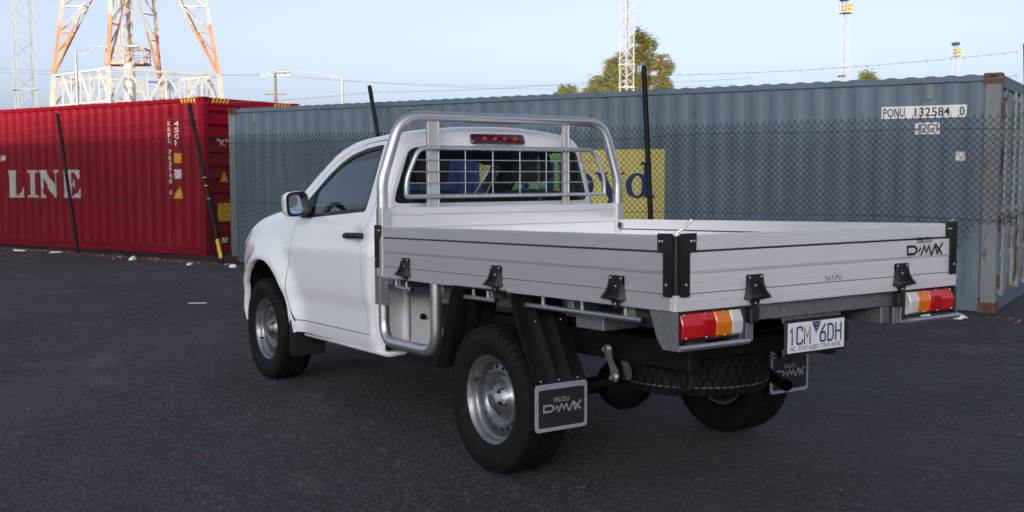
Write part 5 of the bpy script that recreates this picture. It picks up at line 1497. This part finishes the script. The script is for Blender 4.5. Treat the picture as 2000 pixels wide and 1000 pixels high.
mast((99.3, -150.6, 0), .75, 20.6, 'lattice_white', 'shorter distant white mast topped by a small floodlit platform', step=1.0, plat=.65, chord=.035, brace=.016)

# ------------------------------------------------------------------ street lamps, power pole, wires
def street_lamp(loc, H_, head, arm2, label, mat='lamp_steel', r_=.09):
    root = empty('street_lamp', loc); tag(root, label, 'lamp', 'street lamps beyond the containers')
    MB().tube([(0, 0, 0), (0, 0, H_*.5), (0, 0, H_)], [r_, r_*.85, r_*.7], 8).build('pole', mat, root, smooth=50)
    h = Vector(head)-Vector(loc)
    a = Vector((0, 0, H_-.05)); b = Vector((0, 0, H_-arm2))
    pt = lambda t, s, c: s.lerp(h, t)+Vector((0, 0, c*4*t*(1-t)))
    MB().tube([pt(t, a, .12) for t in np.linspace(0, 1, 8)], .024, 6).build('arm', mat, root, smooth=50)
    MB().tube([b.lerp(pt(.6, a, .12), t)+Vector((0, 0, .25*4*t*(1-t))) for t in np.linspace(0, 1, 8)], .018, 6).build('arm_brace', mat, root, smooth=50)
    d = h.copy(); d.z = 0; d.normalize()
    m_ = MB(); q = [h-d*.1, h+d*.15, h+d*.55, h+d*.75]; m_.tube(q, [.04, .10, .09, .04], 8); m_.build('lamp_head', 'lamp_steel', root, smooth=50)
street_lamp((59.65, -9.5, 0), 8.68, (58.1, -11.9, 8.95), .55, 'grey street lamp with a long double arm in front of the tower')
street_lamp((51.25, -21.9, 0), 7.14, (52.95, -19.4, 7.48), .55, 'pale street lamp with a curved arm reaching left, right of the power pole')
pr_ = empty('power_pole', (82.2, -30.0, 0)); tag(pr_, 'timber power pole with cross arms above the red container end', 'pole')
MB().tube([(0, 0, 0), (0, 0, 10.5)], [.17, .12], 8).build('pole', 'timber', pr_, smooth=50)
dv = Vector((-.56, -.83, 0))
MB().tube([tuple(-dv*1.2+Vector((0, 0, 10.15))), tuple(dv*1.2+Vector((0, 0, 10.15)))], .07, 4).build('cross_arm', 'lamp_steel', pr_)
MB().tube([tuple(-dv*.9+Vector((0, 0, 8.6))), tuple(dv*.9+Vector((0, 0, 8.6)))], .07, 4).build('cross_arm', 'timber', pr_)
for t in (-1.1, -.6, .6, 1.1): MB().lathe([(10.2, .05), (10.28, .07), (10.36, .05), (10.40, .0)], 8, 'z', tuple(dv*t)).build('insulator', 'litter_white', pr_)
def cable(A, B, sag, label, r_=.012):
    A, B = Vector(A), Vector(B)
    pts = [A.lerp(B, t)-Vector((0, 0, sag*4*t*(1-t))) for t in np.linspace(0, 1, 14)]
    o = MB().tube(pts, r_, 4).build('power_line', 'cable'); tag(o, label, 'power line', 'power lines in the sky')
top = Vector((82.2, -30.0, 10.22))
for i, t in enumerate((-1.1, 1.1)):
    p = top+dv*t
    cable(p, (95.0+i, 12.0, 11.2-i*.6), .5, ('upper' if i == 0 else 'lower')+' power line running left from the power pole across the tower')
    cable(p, (49.0, -52.0+i*1.5, 8.4-i*.5), .7, ('upper' if i == 0 else 'lower')+' thin power line falling right from the power pole past the lamp')

# ------------------------------------------------------------------ trees
LEAF = None
def tree(loc, lumps, trunk_h, label, mat='gum_leaves', n=900, ls=.22, seed=1, name='gum_tree'):
    rnd = random.Random(seed); root = empty(name, loc); tag(root, label, 'tree', 'gum trees beyond the grey container')
    m_ = MB(); base = Vector((0, 0, 0)); fork = Vector((.2, .1, trunk_h*.45))
    m_.tube([base, fork*.5, fork], [.34, .28, .22], 8)
    for (cx, cy, cz, rx, ry, rz_) in lumps:
        c = Vector((cx, cy, cz)); mid_ = fork.lerp(c, .55)+Vector((rnd.uniform(-.3, .3), rnd.uniform(-.3, .3), -.4))
        m_.tube([fork, mid_, c], [.16, .10, .04], 6)
        for q in range(4):
            e = c+Vector((rnd.uniform(-1, 1)*rx*.8, rnd.uniform(-1, 1)*ry*.8, rnd.uniform(-.8, .9)*rz_)); m_.tube([mid_.lerp(c, .6), e], [.05, .015], 5)
    m_.build('trunk', 'bark', root, smooth=60)
    lf = MB()
    for (cx, cy, cz, rx, ry, rz_) in lumps:
        vol = rx*ry*rz_; kk = int(34*max(.5, vol**(1/1.6)))
        for q in range(kk):       # clusters inside each limb's volume
            while True:
                p = Vector((rnd.uniform(-1, 1), rnd.uniform(-1, 1), rnd.uniform(-1, 1)))
                if .25 < p.length < 1: break
            cl = Vector((cx+p.x*rx, cy+p.y*ry, cz+p.z*rz_)); cr = rnd.uniform(.22, .48)
            for k in range(int(n/20)):
                d = Vector((rnd.gauss(0, 1), rnd.gauss(0, 1), rnd.gauss(0, .8)))*cr*.62; s = ls*rnd.uniform(.6, 1.3)
                ax1 = Vector((rnd.gauss(0, 1), rnd.gauss(0, 1), rnd.gauss(0, 1)-.6)).normalized(); ax2 = ax1.orthogonal().normalized()
                b = cl+d; lf.add([b, b+ax1*s*.5+ax2*s*.22, b+ax1*s, b+ax1*s*.5-ax2*s*.22], [(0, 1, 2, 3)])
    lf.build('crown', mat, root, fix=False)
TC = Vector((92.4, -78.8, 0)); rv = Vector((-.5546, -.832, 0))   # picture-right direction
def lump(r_, z, a, b, dpt=0): p = rv*r_; return (p.x+.83*dpt, p.y-.55*dpt, z, a, a, b)
tree(TC, [lump(.0, 17.9, .9, 1.0), lump(1.0, 17.1, 1.1, 1.1), lump(-.3, 15.6, 1.1, 1.3), lump(1.4, 15.0, 1.3, 1.2), lump(2.9, 14.6, 1.0, 1.3), lump(2.3, 12.6, 1.2, 1.0), lump(3.1, 11.9, .8, .9),
          lump(-2.2, 15.3, .9, .8), lump(-3.2, 14.6, .8, 1.0), lump(-2.0, 14.2, .9, .7), lump(.6, 13.0, 1.0, 1.2), lump(.2, 11.2, 1.0, 1.2), lump(3.2, 10.0, .9, 1.0), lump(2.0, 9.2, 1.0, 1.0), lump(-.9, 13.3, .7, .7)], 12,
     'tall gum tree with open crown above the grey container', seed=3)
tree(TC+rv*(-3.7)-Vector((4, -2.6, 0)), [lump(0, 13.0, 1.3, 1.0), lump(1.6, 12.6, 1.2, 1.1), lump(-1.5, 12.0, 1.2, .9), lump(.6, 11.2, 1.6, 1.2), lump(-2.3, 11.1, 1.0, .8), lump(2.3, 11.4, 1.0, 1.2)], 9, 'lower rounded gum tree just left of the tall one', 'gum_leaves_pale', seed=5)
tree(TC+rv*(-8.6), [lump(0, 12.0, .9, .5), lump(.8, 11.6, .7, .5), lump(-.6, 11.3, .8, .5)], 8, 'small tree top peeping over the container left of the gum trees', 'gum_leaves_pale', seed=8)
tree((62, -81, 0), [lump(0, 10.9, .75, .55), lump(.5, 10.4, .7, .5)], 7, 'tiny tree top peeping over the container right of the black post', 'gum_leaves_pale', seed=9)

# ------------------------------------------------------------------ litter and debris
def crumpled(name, a, b, sx, sy, sz, mat, label, seed, grp='litter on the asphalt'):
    rnd = random.Random(seed); bm = bmesh.new(); bmesh.ops.create_icosphere(bm, subdivisions=2, radius=1)
    for v_ in bm.verts:
        k = rnd.uniform(.65, 1.15); v_.co = Vector((v_.co.x*sx*k, v_.co.y*sy*k, max(0, v_.co.z+.35)*sz*rnd.uniform(.5, 1.2)))
    me = bpy.data.meshes.new(name); bm.to_mesh(me); bm.free()
    o = linkmesh(name, me, mat); o.location = AB(a, b, gz(a, b)+.002); o.rotation_euler.z = rnd.uniform(0, 6)
    tag(o, label, 'litter', grp); return o
crumpled('plastic_bag', -.46, 6.62, .13, .08, .06, 'litter_white', 'larger crumpled white plastic bag by the container corner, below right tail lamp', 1)
crumpled('plastic_bag', -.18, 6.55, .09, .06, .04, 'litter_white', 'smaller flat white plastic scrap left of the larger bag', 2)
crumpled('foam_cup', 13.05, 6.72, .07, .05, .055, 'litter_white', 'white foam scrap on the asphalt below the red container', 3)
crumpled('paper_scrap', 11.35, 6.55, .11, .05, .03, 'litter_white', 'pale paper scrap lying left of the leaning post base', 4)
crumpled('paper_scrap', 15.9, 7.15, .15, .05, .025, 'litter_white', 'flat white scrap by the fence foot right of the leftmost post', 6)
crumpled('paper_scrap', 17.0, 7.1, .15, .05, .025, 'litter_white', 'flat white scrap by the fence foot at the left edge', 7)
crumpled('paper_scrap', 10.4, 6.6, .07, .05, .04, 'litter_white', 'small pale scrap between post base and truck fender', 9)
crumpled('yellow_scrap', -1.5, 6.78, .055, .035, .025, 'litter_yellow', 'left of two small yellow scraps right of the container corner', 10)
crumpled('yellow_scrap', -1.72, 6.74, .055, .035, .025, 'litter_yellow', 'right of two small yellow scraps right of the container corner', 11)
o = MB().box((-.11, -.008, 0), (.11, .008, .008), .002).build('white_stick', 'litter_white'); o.location = (8.15, -.16, .004); o.rotation_euler.z = R(62); tag(o, 'thin white stick lying on the asphalt ahead of the front wheel', 'litter', 'litter on the asphalt')
rnd = random.Random(4); bm = bmesh.new(); bmesh.ops.create_icosphere(bm, subdivisions=1, radius=.011)
for v_ in bm.verts: v_.co *= rnd.uniform(.6, 1.3); v_.co.z = max(-.002, v_.co.z*.6)
me = bpy.data.meshes.new('red_fleck'); bm.to_mesh(me); bm.free(); o = linkmesh('red_fleck', me, 'litter_red'); o.location = (1.11, 2.02, .004); tag(o, 'tiny red plastic fleck on the asphalt between the near wheels', 'litter', 'litter on the asphalt')
def debris(name, mat, n, label, cat, fn, size, flat):
    rnd = random.Random(len(name)); m_ = MB()
    for _ in range(n):
        p = fn(rnd); s = size*rnd.uniform(.4, 1.5); a = rnd.uniform(0, 6.3); u_ = Vector((math.cos(a), math.sin(a), rnd.uniform(-.2, .2)))*s; w_ = Vector((-math.sin(a), math.cos(a), rnd.uniform(-.3, .3)))*s*rnd.uniform(.35, .7); h_ = Vector((0, 0, s*flat))
        m_.add([p-u_, p-w_, p+u_, p+w_, p+h_], [(0, 1, 4), (1, 2, 4), (2, 3, 4), (3, 0, 4)])
    o = m_.build(name, mat, fix=False); tag(o, label, cat, None, 'stuff')
def along(rnd):
    a = rnd.uniform(-1.3, 21); ln = np.interp(a, [-1.6, 3.2, 11, 15.6, 21], [6.68, 6.8, 6.83, 7.25, 7.5]); b = ln+abs(rnd.gauss(0, .16))*rnd.choice((-1, 1, 1))
    return AB(a, b, gz(a, b)+.004)
def wide(rnd):
    a = rnd.uniform(-4, 20); b = rnd.uniform(-3.2, 6.9); return AB(a, b, gz(a, b)+.001)
debris('leaf_litter', 'leaf_dry', 1500, 'brown leaf litter gathered along the foot of the fence', 'leaves', along, .028, .3)
debris('pale_gravel', 'stone_pale', 420, 'pale grit scattered along the fence foot', 'gravel', along, .020, .8)
debris('loose_grit', 'stone_pale', 330, 'specks of loose grit scattered over the asphalt', 'gravel', wide, .0055, .8)
debris('dark_grit', 'stone_dark', 300, 'dark crumbs scattered over the asphalt', 'gravel', wide, .010, .7)
